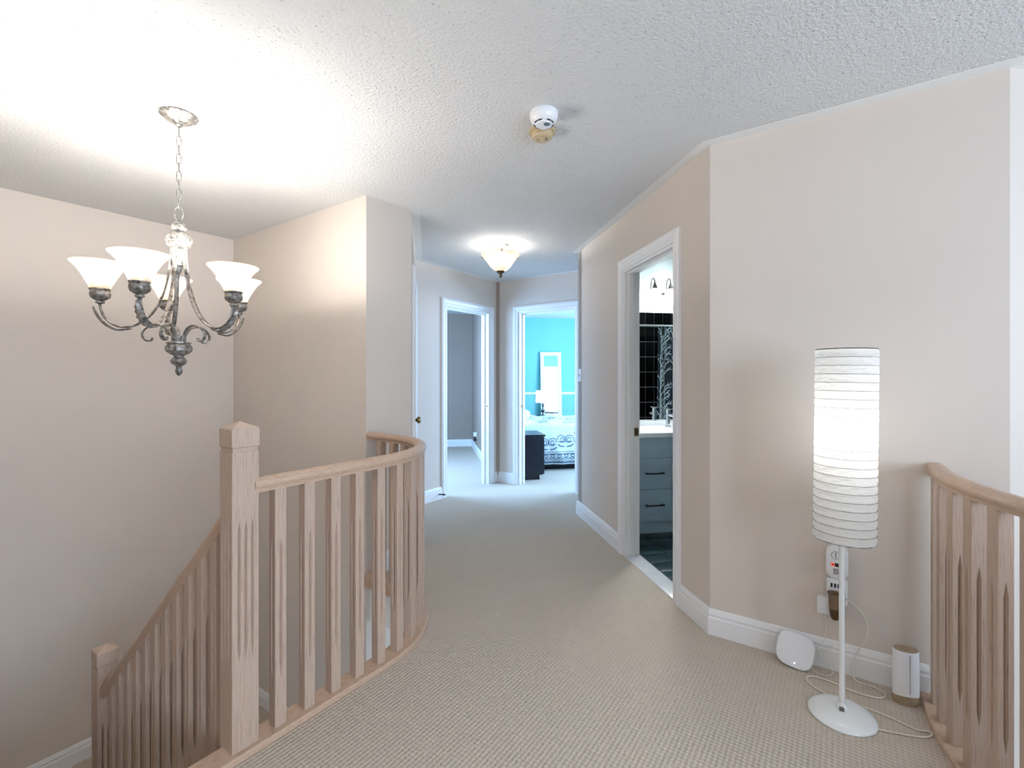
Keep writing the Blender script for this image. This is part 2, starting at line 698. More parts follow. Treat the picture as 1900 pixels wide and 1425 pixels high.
# bedroom
wall('wall_bedroom_left', xy(5.72, 1.0), xy(9.2, 1.0), 'teal bedroom wall behind the bed head', t=0.06, mats=('paint_teal', 'paint_grey'))
wall('wall_bedroom_back', xy(9.13, 0.9), xy(9.13, 4.7), 'teal bedroom wall with white chair rail', mats=('paint_teal', 'paint_teal'))
wall('wall_bedroom_right', xy(9.2, 4.6), xy(4.2, 4.6), 'teal bedroom wall with window', mats=('paint_teal', 'paint_teal'),
     opens=((1.65, 4.15, 0.75, 2.25),))
wall('wall_bedroom_front', xy(4.39, 4.7), xy(4.39, 2.32), 'teal bedroom wall with white closet doors', t=0.06, mats=('paint_teal', 'paint_teal'))
# left room
wall('wall_left_room_right', xy(9.0, 0.83), xy(5.75, 0.83), 'grey side wall of the left room', t=0.06, mats=('paint_grey', 'paint_grey'))
wall('wall_left_room_back', xy(8.8, -1.2), xy(8.8, 0.95), 'grey back wall of the left room', mats=('paint_grey', 'paint_grey'))
wall('wall_left_room_side', xy(3.95, -1.0), xy(8.9, -1.0), 'grey window wall of the left room', mats=('paint_grey', 'paint_grey'),
     opens=((1.3, 3.1, 0.7, 2.15),))


# ------------------------------------------------------------------ structure: floors and ceiling
def poly_slab(name, pts, z, t, mat, label, side=None):
    bm = bmesh.new()
    vs_ = [bm.verts.new((p[0], p[1], z)) for p in pts]
    f = bm.faces.new(vs_)
    bmesh.ops.recalc_face_normals(bm, faces=[f])
    if f.normal.z < 0:
        f.normal_flip()
    ex = bmesh.ops.extrude_face_region(bm, geom=[f])
    for v in [g for g in ex['geom'] if isinstance(g, bmesh.types.BMVert)]:
        v.co.z -= t
    bmesh.ops.recalc_face_normals(bm, faces=bm.faces[:])
    bmesh.ops.triangulate(bm, faces=[q for q in bm.faces if len(q.verts) > 4])
    me = bpy.data.meshes.new(name)
    bm.to_mesh(me)
    bm.free()
    me.materials.append(MATS[mat])
    if side:
        me.materials.append(MATS[side])
        for p in me.polygons:
            if p.normal.z < 0.5:
                p.material_index = 1
    o = bpy.data.objects.new(name, me)
    COL.objects.link(o)
    return struct(o, label, 'floor')


RX = 1.985                     # centre line of the curved rail where it meets the wall
RY = 1.69                      # centre line of the straight part
guard_path = rounded([(0.811, RY), (RX, RY), (RX, YC)], 0.58, 14)
ac = (2.42, -1.455)
ar = 1.15
right_arc = [(ac[0] + ar * math.cos(R(q)), ac[1] + ar * math.sin(R(q))) for q in range(90, 181, 5)]
right_path = [(2.519, -0.305)] + right_arc + [(ac[0] - ar, -3.0)]

floor_pts = ([(-2.0, -3.0)] + [p for p in reversed(right_path)] + [P2, P1, (XH, 1.355), (XH, YF), FP, EP]
             + [p for p in reversed(guard_path)] + [(-0.25, RY + 0.01), (-2.0, 1.70)])
poly_slab('floor', floor_pts, 0.0, 0.28, 'carpet', 'beige looped carpet with pin-dot weave', 'ceiling_smooth')
poly_slab('floor_bedroom', [(XH, 3.50), (XH, 1.3), xy(4.39, 2.4), xy(4.39, 4.6), xy(9.13, 4.6), xy(9.13, 1.0), xy(5.9, 1.0)], 0.0, 0.1, 'carpet', 'bedroom carpet in bluish daylight')
poly_slab('floor_left_room', [(2.17, YF), (XH, YF), xy(5.9, 0.83), xy(8.8, 0.83), xy(8.8, -1.0), xy(4.1, -1.0)], 0.0, 0.1, 'carpet', 'carpet of the left room')
poly_slab('floor_landing', [(-0.25, 3.02), (XS2, 3.02), (XS2, YL), (-0.25, YL)], LAND, 0.2, 'carpet', 'carpeted stair landing below')
poly_slab('floor_lower', [(-0.36, -3.1), (4.1, -3.1), (4.1, 4.3), (-0.36, 4.3)], LOW, 0.1, 'carpet', 'lower storey floor')
# carpeted stair flights
fl = sempty('floor_stairs', 'carpeted stair flights descending from the hall', 'stairs', (0, 0, 0))
for i in range(6):
    y0 = RY + 0.04 + 0.22 * i
    z = -0.187 * (i + 1)
    MB().box(-0.25, 0.775, y0, y0 + 0.235, z - 0.25, z, bev=0.012).build('step', 'carpet', fl)
for i in range(6):
    y1 = 3.02 - 0.22 * i
    z = LAND - 0.187 * (i + 1)
    MB().box(0.88, XS2, y1 - 0.235, y1, z - 0.25, z, bev=0.012).build('step', 'carpet', fl)

ce = MB().box(-2.2, 10.2, -3.2, 8.2, CE, CE + 0.1).build('ceiling', 'popcorn')
struct(ce, 'white popcorn textured ceiling', 'ceiling')
# smooth, untextured border of the ceiling along the walls
tr = MB()
bw = 0.06
tr.sweep([P1, P2, P3, xy(1.418, 4.1)], [(0, CE - 0.0015), (0, CE + 0.002), (-bw, CE + 0.002), (-bw, CE - 0.0015)])
o = tr.build('trim_1', 'ceiling_smooth')
struct(o, 'smooth white ceiling border along the lamp wall', 'trim')
tr = MB()
tr.sweep([EP, FP, (XH, YF), (XH, 1.5)], [(0, CE - 0.0015), (0, CE + 0.002), (-bw, CE + 0.002), (-bw, CE - 0.0015)])
o = tr.build('trim_2', 'ceiling_smooth')
struct(o, 'smooth white ceiling border around the hall end', 'trim')

# ------------------------------------------------------------------ baseboards
BB = [(0, 0.0), (-0.015, 0.0), (-0.015, 0.083), (-0.011, 0.088), (-0.011, 0.096), (-0.0135, 0.101), (-0.010, 0.112), (-0.006, 0.124), (0, 0.127)]


def bb(name, path, label, z=0.0):
    o = MB().sweep([(p[0], p[1], z) for p in path], BB).build(name, 'trim_white')
    return struct(o, label, 'baseboard')


bb('baseboard_lamp', [xy(2.439, 1.3965), P2, (2.519, -0.285)], 'white baseboard under the floor lamp wall')
bb('baseboard_hall_right', [(4.71, 1.335), P1, xy(3.294, 1.3965)], 'white baseboard left of the bathroom doorway')
bb('baseboard_hall_left', [xy(4.56, (EP[0] - EP[1]) * S), FP, (3.694, YF)], 'white baseboard left of the left doorway')
bb('baseboard_hall_corner', [(4.599, YF), (XH, YF), (XH, 3.236)], 'white baseboard in the corner between two doorways')
bb('baseboard_closet_end', [(XS2 + 0.07, YC), EP, (EP[0] + 0.14, EP[1] + 0.14)], 'white baseboard on the short wall by the curved railing')
bb('baseboard_stair', [(-0.25, YL), (XS2, YL), (XS2, 1.2)], 'white baseboard around the stair landing', LAND)
bb('baseboard_left_room', [xy(8.8, -1.0), xy(8.8, 0.83), xy(5.95, 0.83)], 'white baseboard in the left room')
bb('baseboard_bedroom', [xy(9.13, 1.0), xy(9.13, 4.6)], 'white baseboard on the teal wall')
# chair rail in the bedroom
o = MB().sweep([xy(6.0, 1.0), xy(9.13, 1.0), xy(9.13, 4.6), xy(4.5, 4.6)],
               [(0, 0.925), (-0.012, 0.93), (-0.022, 0.945), (-0.022, 0.96), (-0.012, 0.975), (0, 0.98)]).build('trim_3', 'trim_white')
struct(o, 'white chair rail around the teal bedroom', 'trim')

# ------------------------------------------------------------------ door frames
CAS = [(0.0, 0.0), (0.0, 0.012), (0.012, 0.016), (0.020, 0.013), (0.030, 0.016), (0.045, 0.020), (0.058, 0.020), (0.064, 0.016), (0.070, 0.016), (0.070, 0.0)]


def casing(mb, s0, s1, h, side=1):
    """mitred colonial casing around an opening, in the local frame x along the wall, -y out of it"""
    pts = [(s0, 0.0), (s0, h), (s1, h), (s1, 0.0)]
    dirs = [(-1, 0), (-1, 1), (1, 1), (1, 0)]
    k = len(CAS)
    vs_ = []
    for (p, d) in zip(pts, dirs):
        for (w, t) in CAS:
            vs_.append((p[0] + d[0] * w, -t * side, p[1] + d[1] * w))
    fs = []
    for i in range(3):
        for j in range(k - 1):
            fs.append((i * k + j, i * k + j + 1, (i + 1) * k + j + 1, (i + 1) * k + j))
    fs.append(tuple(range(k)))
    fs.append(tuple(3 * k + j for j in range(k)))
    mb.add(vs_, fs)


def door_frame(name, p0, p1, s0, s1, label, t=0.11, stop=0.055):
    """frame of an opening in the wall p0->p1 (visible side on the right of travel)"""
    a = Vector(p0)
    b_ = Vector(p1)
    ang = math.atan2(b_.y - a.y, b_.x - a.x)
    root = sempty(name, label, 'door frame', (a.x, a.y, 0), ang)
    mb = MB()
    casing(mb, s0, s1, DH, 1)
    mb.build('casing', 'trim_white', root)
    mb = MB()
    casing(mb, s0, s1, DH, -1)
    mb.build('casing', 'trim_white', root, loc=(0, t, 0))
    mb = MB()
    mb.box(s0 - 0.002, s0 + 0.018, -0.002, t + 0.002, 0, DH)
    mb.box(s1 - 0.018, s1 + 0.002, -0.002, t + 0.002, 0, DH)
    mb.box(s0 + 0.018, s1 - 0.018, -0.002, t + 0.002, DH - 0.018, DH + 0.002)
    mb.build('jamb', 'trim_white', root)
    mb = MB()
    mb.box(s0 + 0.018, s0 + 0.030, stop, stop + 0.035, 0, DH - 0.018)
    mb.box(s1 - 0.030, s1 - 0.018, stop, stop + 0.035, 0, DH - 0.018)
    mb.box(s0 + 0.030, s1 - 0.030, stop, stop + 0.035, DH - 0.030, DH - 0.018)
    mb.build('door_stop', 'trim_white', root)
    return root


def strike(root, x, y, z, sgn):
    mb = MB()
    mb.box(x, x + sgn * 0.0025, y - 0.016, y + 0.016, z - 0.03, z + 0.03)
    o = mb.build('strike_plate', 'brass', root, label='brass strike plate')
    MB().box(x + sgn * 0.002, x + sgn * 0.004, y - 0.008, y + 0.008, z - 0.013, z + 0.013).build('latch_hole', 'plastic_dark', o)


fr = door_frame('door_1', (2.17, YF), (4.80, YF), 3.764 - 2.17, 4.529 - 2.17, 'white doorway casing into the left room')
strike(fr, 4.529 - 2.17 - 0.018, 0.03, 0.93, -1)
fr = door_frame('door_2', (XH, YF), (XH, 1.30), YF - 3.166, YF - 2.40, 'white doorway casing into the teal bedroom')
strike(fr, YF - 3.166 + 0.018, 0.03, 0.93, 1)
fr = door_frame('door_3', P1, P2, dL - (3.224 - d0), dL - (2.509 - d0), 'white doorway casing into the bathroom', stop=0.03)
strike(fr, dL - (3.224 - d0) + 0.018, 0.088, 0.885, 1)
mb = MB()
mb.box(dL - (3.224 - d0) + 0.018, dL - (2.509 - d0) - 0.018, -0.005, 0.11, -0.01, 0.008, bev=0.003)
mb.build('threshold', 'marble_sill', fr, label='white marble threshold strip')
# closet door, closed, on the slanted wall
fr = door_frame('door_4', EP, FP, 0.28, 1.06, 'white closet door with a brass knob on the slanted wall', stop=0.05)
mb = MB()
mb.box(0.299, 1.041, 0.008, 0.045, 0.012, DH - 0.02)
leaf = mb.build('door_leaf', 'trim_white', fr)
mb = MB()
for (x0, x1, z0, z1) in ((0.40, 0.62, 0.2, 0.85), (0.72, 0.94, 0.2, 0.85), (0.40, 0.62, 1.0, 1.85), (0.72, 0.94, 1.0, 1.85)):
    mb.box(x0, x1, 0.004, 0.010, z0, z1, bev=0.002)
mb.build('panel', 'trim_white', leaf)
Mk = Matrix.Translation((0.36, 0.008, 0.945)) @ Matrix.Rotation(R(90), 4, 'X')
mb = MB().lathe([(0.0, 0), (0.032, 0), (0.033, 0.004), (0.026, 0.010), (0.012, 0.013), (0.010, 0.03), (0.014, 0.036), (0.024, 0.042), (0.028, 0.052), (0.026, 0.062), (0.017, 0.068), (0.0, 0.069)], 20, Mk)
mb.build('knob', 'brass', leaf, label='round brass door knob')

# ------------------------------------------------------------------ windows (behind and beside the camera)


def window(name, p0, ang, s0, s1, z0, z1, label):
    root = sempty(name, label, 'window', (p0[0], p0[1], 0), ang)
    mb = MB()
    w = 0.05
    mb.box(s0, s0 + w, 0.02, 0.09, z0, z1)
    mb.box(s1 - w, s1, 0.02, 0.09, z0, z1)
    mb.box(s0 + w, s1 - w, 0.02, 0.09, z0, z0 + w)
    mb.box(s0 + w, s1 - w, 0.02, 0.09, z1 - w, z1)
    mb.build('window_frame', 'trim_white', root)
    MB().box(s0 - 0.04, s1 + 0.04, -0.03, 0.02, z0 - 0.03, z0).build('window_sill', 'trim_white', root)
    return root


window('window_1', (4.11, -3.0), math.pi, 4.11 - 3.75, 4.11 - 1.35, 0.45, 2.05, 'tall white window over the second stairwell')
window('window_2', (4.11, -3.0), math.pi, 4.11 - 1.2, 4.11 + 1.4, 0.55, 2.15, 'wide white window of the upper hall')
q = xy(9.2, 4.6)
window('window_3', q, math.atan2(-1, -1), 1.65, 4.15, 0.75, 2.25, 'bright bedroom window')
q = xy(3.95, -1.0)
window('window_4', q, math.atan2(1, 1), 1.3, 3.1, 0.7, 2.15, 'window of the left room')


# ------------------------------------------------------------------ railings
def fluted_mesh(name, half, z0, z1, flutes, f0, f1, mat, taper=0.05, ch=0.002):
    """square post with pointed, routed flutes on all four faces; flutes = (offset, width, depth)"""
    rings = [(z0, 0), (f0, 0), (f0 + taper, 1), (f1 - taper, 1), (f1, 0), (z1, 0)]
    mb = MB()
    vs_ = []
    per = 4 * (2 + 3 * len(flutes))
    for (z, s_) in rings:
        for k in range(4):
            a = k * math.pi / 2
            pts = [(-half + ch, -half)]
            for (o, w, d) in flutes:
                e = 0.12 if s_ == 0 else 1
                pts += [(o - w / 2 * e, -half), (o, -half + d * s_), (o + w / 2 * e, -half)]
            pts.append((half - ch, -half))
            for (x, y) in pts:
                vs_.append((x * math.cos(a) - y * math.sin(a), x * math.sin(a) + y * math.cos(a), z))
    fs = []
    for j in range(len(rings) - 1):
        for i in range(per):
            l = (i + 1) % per
            fs.append((j * per + i, j * per + l, (j + 1) * per + l, (j + 1) * per + i))
    fs.append(tuple(range(per - 1, -1, -1)))
    fs.append(tuple((len(rings) - 1) * per + i for i in range(per)))
    mb.add(vs_, fs)
    return mb.mesh(name, mat)


RAILP = [(-0.024, 0.0), (-0.024, 0.012), (-0.031, 0.018), (-0.033, 0.027), (-0.031, 0.036), (-0.024, 0.044), (-0.012, 0.049), (0.0, 0.0505),
         (0.012, 0.049), (0.024, 0.044), (0.031, 0.036), (0.033, 0.027), (0.031, 0.018), (0.024, 0.012), (0.024, 0.0)]
RAIL_Z = 0.880
CURB = 0.022
BH = 0.0215
bal_me = fluted_mesh('baluster', BH, 0.0, RAIL_Z - CURB + 0.004, [(0, 0.012, 0.011)], 0.17, 0.68, 'oak')
newel_fl = [(-0.022, 0.010, 0.010), (0, 0.010, 0.010), (0.022, 0.010, 0.010)]


def newel(parent, loc, z0, f0, f1, top, angle=0.0):
    """square newel: fluted shaft, necking groove, cap block with a shallow pyramid"""
    n = bpy.data.objects.new('newel_post', fluted_mesh('newel_post', 0.0445, z0, top - 0.102, newel_fl, f0, f1, 'oak', taper=0.04))
    COL.objects.link(n)
    n.parent = parent
    n.location = loc
    n.rotation_euler = (0, 0, angle)
    mb = MB()
    h = 0.0445
    hs = [(h - 0.003, top - 0.102), (h - 0.003, top - 0.088), (h + 0.001, top - 0.085), (h + 0.001, top - 0.026), (h - 0.001, top - 0.022)]
    vs_ = [(sx * r, sy * r, z) for (r, z) in hs for (sx, sy) in ((-1, -1), (1, -1), (1, 1), (-1, 1))]
    fs = [(j * 4 + i, j * 4 + (i + 1) % 4, (j + 1) * 4 + (i + 1) % 4, (j + 1) * 4 + i) for j in range(len(hs) - 1) for i in range(4)]
    vs_.append((0, 0, top))
    fs += [((len(hs) - 1) * 4 + i, (len(hs) - 1) * 4 + (i + 1) % 4, len(hs) * 4) for i in range(4)]
    fs.append((3, 2, 1, 0))
    mb.add(vs_, fs)
    mb.build('newel_cap', 'oak', n, label='square cap block with a shallow pyramid top')
    return n


# curved guard railing around the stairwell
NX, NY = 0.811, 1.710
root = thing('guard_railing', 'pickled oak railing curving around the stairwell from the tall square newel', 'railing', (NX, NY, 0))
newel(root, (0, 0, 0), 0.0, 0.32, 0.80, 1.130)
gp = [(p[0] - NX, p[1] - NY) for p in guard_path]
gp[0] = (0.03, RY - NY)
mb = MB().sweep([(p[0], p[1], RAIL_Z) for p in gp], RAILP, smooth=True)
mb.build('handrail', 'oak_rail', root, angle=50)
CURBP = [(-0.048, 0.0), (-0.048, CURB - 0.004), (-0.044, CURB), (0.044, CURB), (0.048, CURB - 0.004), (0.048, -0.05), (0.038, -0.055), (0.0, -0.055), (0.0, 0.0)]
gq = [(-1.045, RY - NY)] + gp[1:]
mb = MB().sweep(gq, CURBP)
mb.build('shoe_rail', 'oak_rail', root)
for (x, y, a) in resample(guard_path, 0.936 - 0.811, 0.1145, end=0.05):
    link('baluster', bal_me, root, (x - NX, y - NY, CURB - 0.001), (0, 0, a))

# sloping railing of the stair flight
SLP = 0.855
root = thing('stair_railing', 'sloping oak stair railing descending to a lower square newel on the landing', 'railing', (NX, 3.10, LAND))
newel(root, (0, 0, 0), 0.0, 0.35, 0.85, -0.085 - LAND)


def rz(y):
    return 0.748 - SLP * (y - 1.864)


ya, yb = 1.752, 3.062
vs_ = []
k = len(RAILP)
for y in (ya, yb):
    for (o_, z) in RAILP:
        vs_.append((o_, y - 3.10, rz(y) - 0.066 + z * 1.3 - LAND))
fs = [(j, (j + 1) % k, k + (j + 1) % k, k + j) for j in range(k)] + [tuple(range(k)), tuple(range(2 * k - 1, k - 1, -1))]
MB().add(vs_, fs, True).build('handrail', 'oak_rail', root, angle=50)
vs_ = []
for y in (ya, yb):
    for (o_, z) in ((-0.03, -0.24), (-0.03, 0.04), (0.03, 0.04), (0.03, -0.24)):
        vs_.append((o_, y - 3.10, -SLP * (y - RY) + z - LAND))
fs = [(j, (j + 1) % 4, 4 + (j + 1) % 4, 4 + j) for j in range(4)] + [(0, 1, 2, 3), (7, 6, 5, 4)]
MB().add(vs_, fs).build('stringer', 'oak_rail', root)
sb_me = fluted_mesh('baluster', BH, 0.0, 0.855, [(0, 0.012, 0.011)], 0.16, 0.62, 'oak')
for i in range(11):
    y = 1.862 + 0.1095 * i
    link('baluster', sb_me, root, (0, y - 3.10, -SLP * (y - RY) + 0.02 - LAND))

# second railing, at the right, around the other stairwell
root = thing('guard_railing', 'oak railing curving away from the floor lamp wall at the second stairwell', 'railing', (2.519, -0.305, 0))
rp = [(p[0] - 2.519, p[1] + 0.305) for p in right_path]
MB().sweep([(p[0], p[1], RAIL_Z + 0.012) for p in rp], RAILP, smooth=True).build('handrail', 'oak_rail', root, angle=50)
CURBR = [(-a_, z) for (a_, z) in CURBP]
MB().sweep(rp, [(-0.048, 0.0), (-0.048, CURB - 0.004), (-0.044, CURB), (0.044, CURB), (0.048, CURB - 0.004), (0.048, -0.05), (0.038, -0.055), (0, -0.055), (0, 0)]).build('shoe_rail', 'oak_rail', root)
bal2 = fluted_mesh('baluster', BH, 0.0, RAIL_Z - CURB + 0.016, [(0, 0.013, 0.011)], 0.15, 0.66, 'oak')
for (x, y, a) in resample(right_path, 0.075, 0.1145, end=0.1):
    link('baluster', bal2, root, (x - 2.519, y + 0.305, CURB - 0.001), (0, 0, a))


# ------------------------------------------------------------------ chandelier
def bulb_light(name, parent, loc, power, color, radius):
    l = bpy.data.lights.new(name, 'POINT')
    l.energy = power
    l.color = color
    l.shadow_soft_size = radius
    o = bpy.data.objects.new(name, l)
    COL.objects.link(o)
    o.parent = parent
    o.location = loc
    return o


WARM = (1.0, 0.965, 0.92)
CH = (0.886, 2.411)
root = thing('chandelier', 'antique silver five-light chandelier with alabaster bell shades on a chain', 'chandelier', (CH[0], CH[1], CE))
Z0 = -CE
# canopy
MB().lathe([(0.0, 0), (0.072, 0), (0.074, -0.006), (0.070, -0.011), (0.064, -0.013), (0.050, -0.026), (0.030, -0.036), (0.017, -0.040), (0.016, -0.046), (0.010, -0.052), (0, -0.053)], 48, lobes=16, lobe_amp=0.022).build('canopy', 'antique_silver', root)


def link_mesh(L, w, r):
    pts = []
    for i in range(20):
        a = 2 * math.pi * i / 20
        x = w * math.cos(a)
        z = (L / 2 - w) * (1 if math.sin(a) > 0 else -1) * (1 if abs(math.sin(a)) > 0.02 else 0) + w * math.sin(a)
        pts.append((x, 0, z))
    return MB().tube(pts, r, 6, closed=True).mesh('chain_link', 'antique_silver')


lm = link_mesh(0.047, 0.0085, 0.0019)
zt = -0.046
zb = 1.975 - CE + 0.058
nl = 9
for i in range(nl):
    z = zt - 0.012 - (zt - 0.012 - zb) * (i + 0.5) / nl
    link('chain_link', lm, root, (0, 0, z), (0, 0, R(60 + 90 * (i % 2))))
ring = [(0.017 * math.cos(2 * math.pi * i / 24), 0, 0.031 * math.sin(2 * math.pi * i / 24)) for i in range(24)]
MB().tube(ring, 0.0026, 8, closed=True).build('hanging_ring', 'antique_silver', root, loc=(0, 0, 2.004 - CE), rot=(0, 0, R(-40)))
# top finial, ribbed
MB().lathe([(0, 1.978), (0.006, 1.977), (0.010, 1.971), (0.022, 1.962), (0.029, 1.948), (0.029, 1.938), (0.020, 1.930), (0.019, 1.926), (0.030, 1.921), (0.044, 1.908), (0.050, 1.892), (0.049, 1.880), (0.043, 1.874), (0.046, 1.870), (0.044, 1.862), (0.034, 1.857), (0, 1.856)], 40,
           Matrix.Translation((0, 0, -CE)), lobes=14, lobe_amp=0.02).build('top_cap', 'antique_silver', root)
MB().lathe([(0.030, 1.860), (0.029, 1.80), (0.024, 1.775), (0.012, 1.765), (0.009, 1.750), (0.004, 1.735), (0, 1.732)], 20,
           Matrix.Translation((0, 0, -CE)), lobes=5, lobe_amp=0.12).build('leaf_column', 'antique_silver', root)
MB().lathe([(0.012, 1.436), (0.011, 1.445), (0.015, 1.452), (0.015, 1.460), (0.008, 1.468), (0, 1.470)], 16,
           Matrix.Translation((0, 0, -CE))).build('knob', 'antique_silver', root)
# lower bowl and drop
MB().lathe([(0, 1.437), (0.044, 1.437), (0.047, 1.434), (0.047, 1.430), (0.040, 1.427), (0.047, 1.420), (0.051, 1.410), (0.049, 1.397), (0.038, 1.386), (0.022, 1.378), (0.018, 1.374), (0.018, 1.370), (0.027, 1.362), (0.031, 1.353), (0.028, 1.342), (0.018, 1.334), (0.012, 1.330), (0.010, 1.327)], 40,
           Matrix.Translation((0, 0, -CE)), lobes=12, lobe_amp=0.03).build('lower_bowl', 'antique_silver', root)
MB().lathe([(0.009, 1.329), (0.012, 1.326), (0.010, 1.321), (0.014, 1.312), (0.013, 1.301), (0.008, 1.292), (0.0, 1.286)], 16,
           Matrix.Translation((0, 0, -CE))).build('finial', 'antique_silver', root)
TH = R(34.8)
FW = Vector((math.cos(TH), math.sin(TH), 0))
RT = Vector((math.sin(TH), -math.cos(TH), 0))


def spline(pts, n=6):
    """Catmull-Rom through 2-D or 3-D points"""
    P = [Vector(p) for p in pts]
    P = [P[0] * 2 - P[1]] + P + [P[-1] * 2 - P[-2]]
    out = []
    for i in range(1, len(P) - 2):
        for k_ in range(n):
            t = k_ / n
            a, b_, c, d = P[i - 1], P[i], P[i + 1], P[i + 2]
            out.append(0.5 * ((2 * b_) + (c - a) * t + (2 * a - 5 * b_ + 4 * c - d) * t * t + (3 * b_ - a - 3 * c + d) * t ** 3))
    out.append(P[-2])
    return out


arm_p = spline([(0.026, 0, 1.862), (0.030, 0, 1.80), (0.040, 0, 1.72), (0.062, 0, 1.63), (0.098, 0, 1.555), (0.150, 0, 1.506), (0.205, 0, 1.495), (0.250, 0, 1.521), (0.271, 0, 1.565), (0.273, 0, 1.60)], 5)
arm_me = MB().tube([(p[0], 0, p[2] - CE) for p in arm_p], 0.0055, 8, flat=(0.0092, 0.005)).mesh('arm', 'antique_silver')
scr_p = spline([(0.022, 0, 1.432), (0.028, 0, 1.468), (0.050, 0, 1.500), (0.085, 0, 1.508), (0.115, 0, 1.494), (0.132, 0, 1.466), (0.120, 0, 1.441), (0.100, 0, 1.440), (0.095, 0, 1.452)], 5)
scr_me = MB().tube([(p[0], 0, p[2] - CE) for p in scr_p], 0.004, 8, flat=(0.009, 0.004)).mesh('scroll', 'antique_silver')
# acanthus leaf lying along the outside of the arm
leaf_c = spline([(0.170, 0, 1.492), (0.215, 0, 1.486), (0.256, 0, 1.508), (0.284, 0, 1.545), (0.296, 0, 1.578)], 4)
wl = [0.004, 0.014, 0.009, 0.017, 0.011, 0.020, 0.013, 0.021, 0.013, 0.020, 0.012, 0.017, 0.010, 0.013, 0.007, 0.005, 0.001]
vs_ = []
for p, w in zip(leaf_c, wl):
    vs_ += [(p[0] - 0.004, -w, p[2] - CE - 0.004), (p[0] + 0.003, 0, p[2] - CE - 0.009), (p[0] - 0.004, w, p[2] - CE - 0.004)]
fs = []
for i in range(len(leaf_c) - 1):
    for j in (0, 1):
        fs.append((i * 3 + j, i * 3 + j + 1, (i + 1) * 3 + j + 1, (i + 1) * 3 + j))
n0 = len(vs_)
vs_ += [(x + 0.001, y, z + 0.0025) for (x, y, z) in vs_]
fs += [tuple(n0 + i for i in f) for f in fs]
m_ = len(leaf_c)
for i in range(m_ - 1):
    for j in (0, 2):
        fs.append((i * 3 + j, (i + 1) * 3 + j, n0 + (i + 1) * 3 + j, n0 + i * 3 + j))
leaf_me = MB().add(vs_, fs, True).mesh('leaf', 'antique_silver')
cup_me = MB().lathe([(0.0, 1.588), (0.010, 1.588), (0.016, 1.591), (0.016, 1.597), (0.011, 1.600), (0.020, 1.604), (0.032, 1.614), (0.0355, 1.626), (0.034, 1.637), (0.031, 1.642), (0.036, 1.645), (0.036, 1.650), (0.0, 1.650)], 36,
                    Matrix.Translation((0.273, 0, -CE)), lobes=9, lobe_amp=0.03).mesh('shade_cup', 'antique_silver')
shp = [(0.034, 1.646), (0.038, 1.660), (0.046, 1.678), (0.056, 1.698), (0.065, 1.715), (0.075, 1.731), (0.087, 1.745), (0.097, 1.754), (0.100, 1.759), (0.097, 1.759), (0.085, 1.749), (0.072, 1.733), (0.062, 1.716), (0.053, 1.699), (0.043, 1.679), (0.035, 1.661), (0.031, 1.648)]
shade_me = MB().lathe(shp, 36, Matrix.Translation((0.273, 0, -CE))).mesh('shade', 'alabaster')
bulb_me = MB().lathe([(0.010, 1.650), (0.011, 1.685), (0.018, 1.706), (0.022, 1.726), (0.018, 1.742), (0.009, 1.751), (0, 1.753)], 14, Matrix.Translation((0.273, 0, -CE))).mesh('bulb', 'bulb')
for i in range(5):
    ph = R(-82 + 72 * i)
    dv = RT * math.cos(ph) + FW * math.sin(ph)
    a = math.atan2(dv.y, dv.x)
    am = link('arm', arm_me, root, (0, 0, 0), (0, 0, a))
    link('leaf', leaf_me, am)
    link('scroll', scr_me, root, (0, 0, 0), (0, 0, a))
    cu = link('shade_cup', cup_me, root, (0, 0, 0), (0, 0, a))
    sh = link('shade', shade_me, root, (0, 0, 0), (0, 0, a))
    sh['label'] = 'alabaster glass bell shade'
    link('bulb', bulb_me, cu)
    bulb_light('chandelier_bulb_light', cu, (0.273, 0, 1.745 - CE), 10.0, WARM, 0.03)

# ------------------------------------------------------------------ semi-flush hall light
root = thing('ceiling_light', 'semi-flush ceiling light with marbled glass bowl and bronze finial at the hall end', 'ceiling light', (3.377, 2.469, CE))
MB().lathe([(0, 0), (0.072, 0), (0.074, -0.006), (0.066, -0.014), (0.050, -0.022), (0.030, -0.028), (0.014, -0.031), (0.0, -0.031)], 36, lobes=12, lobe_amp=0.03).build('canopy', 'antique_silver', root)
MB().lathe([(0.011, -0.028), (0.009, -0.05), (0.014, -0.06), (0.009, -0.07), (0.006, -0.09), (0.006, -0.225)], 14).build('stem', 'bronze', root)
bp = [(0.028, -0.232), (0.060, -0.218), (0.090, -0.190), (0.112, -0.158), (0.130, -0.130), (0.150, -0.108), (0.166, -0.094), (0.170, -0.084), (0.166, -0.080), (0.158, -0.088), (0.145, -0.102), (0.126, -0.126), (0.107, -0.156), (0.085, -0.186), (0.057, -0.213), (0.028, -0.226)]
MB().lathe(bp, 40, lobes=3, lobe_amp=0.025).build('glass_bowl', 'alabaster', root)
MB().lathe([(0.034, -0.226), (0.036, -0.232), (0.032, -0.242), (0.018, -0.250), (0.009, -0.252), (0.011, -0.258), (0.014, -0.266), (0.011, -0.278), (0.004, -0.288), (0, -0.290)], 24, lobes=8, lobe_amp=0.04).build('finial', 'bronze', root)
for i in range(3):
    a = R(-20 + 120 * i)
    pts = spline([(0.012, 0, -0.062), (0.045, 0, -0.048), (0.080, 0, -0.062), (0.112, 0, -0.088), (0.150, 0, -0.082), (0.176, 0, -0.070), (0.186, 0, -0.082), (0.178, 0, -0.100)], 4)
    MB().tube(pts, 0.0035, 6).build('scroll_arm', 'bronze', root, rot=(0, 0, a))
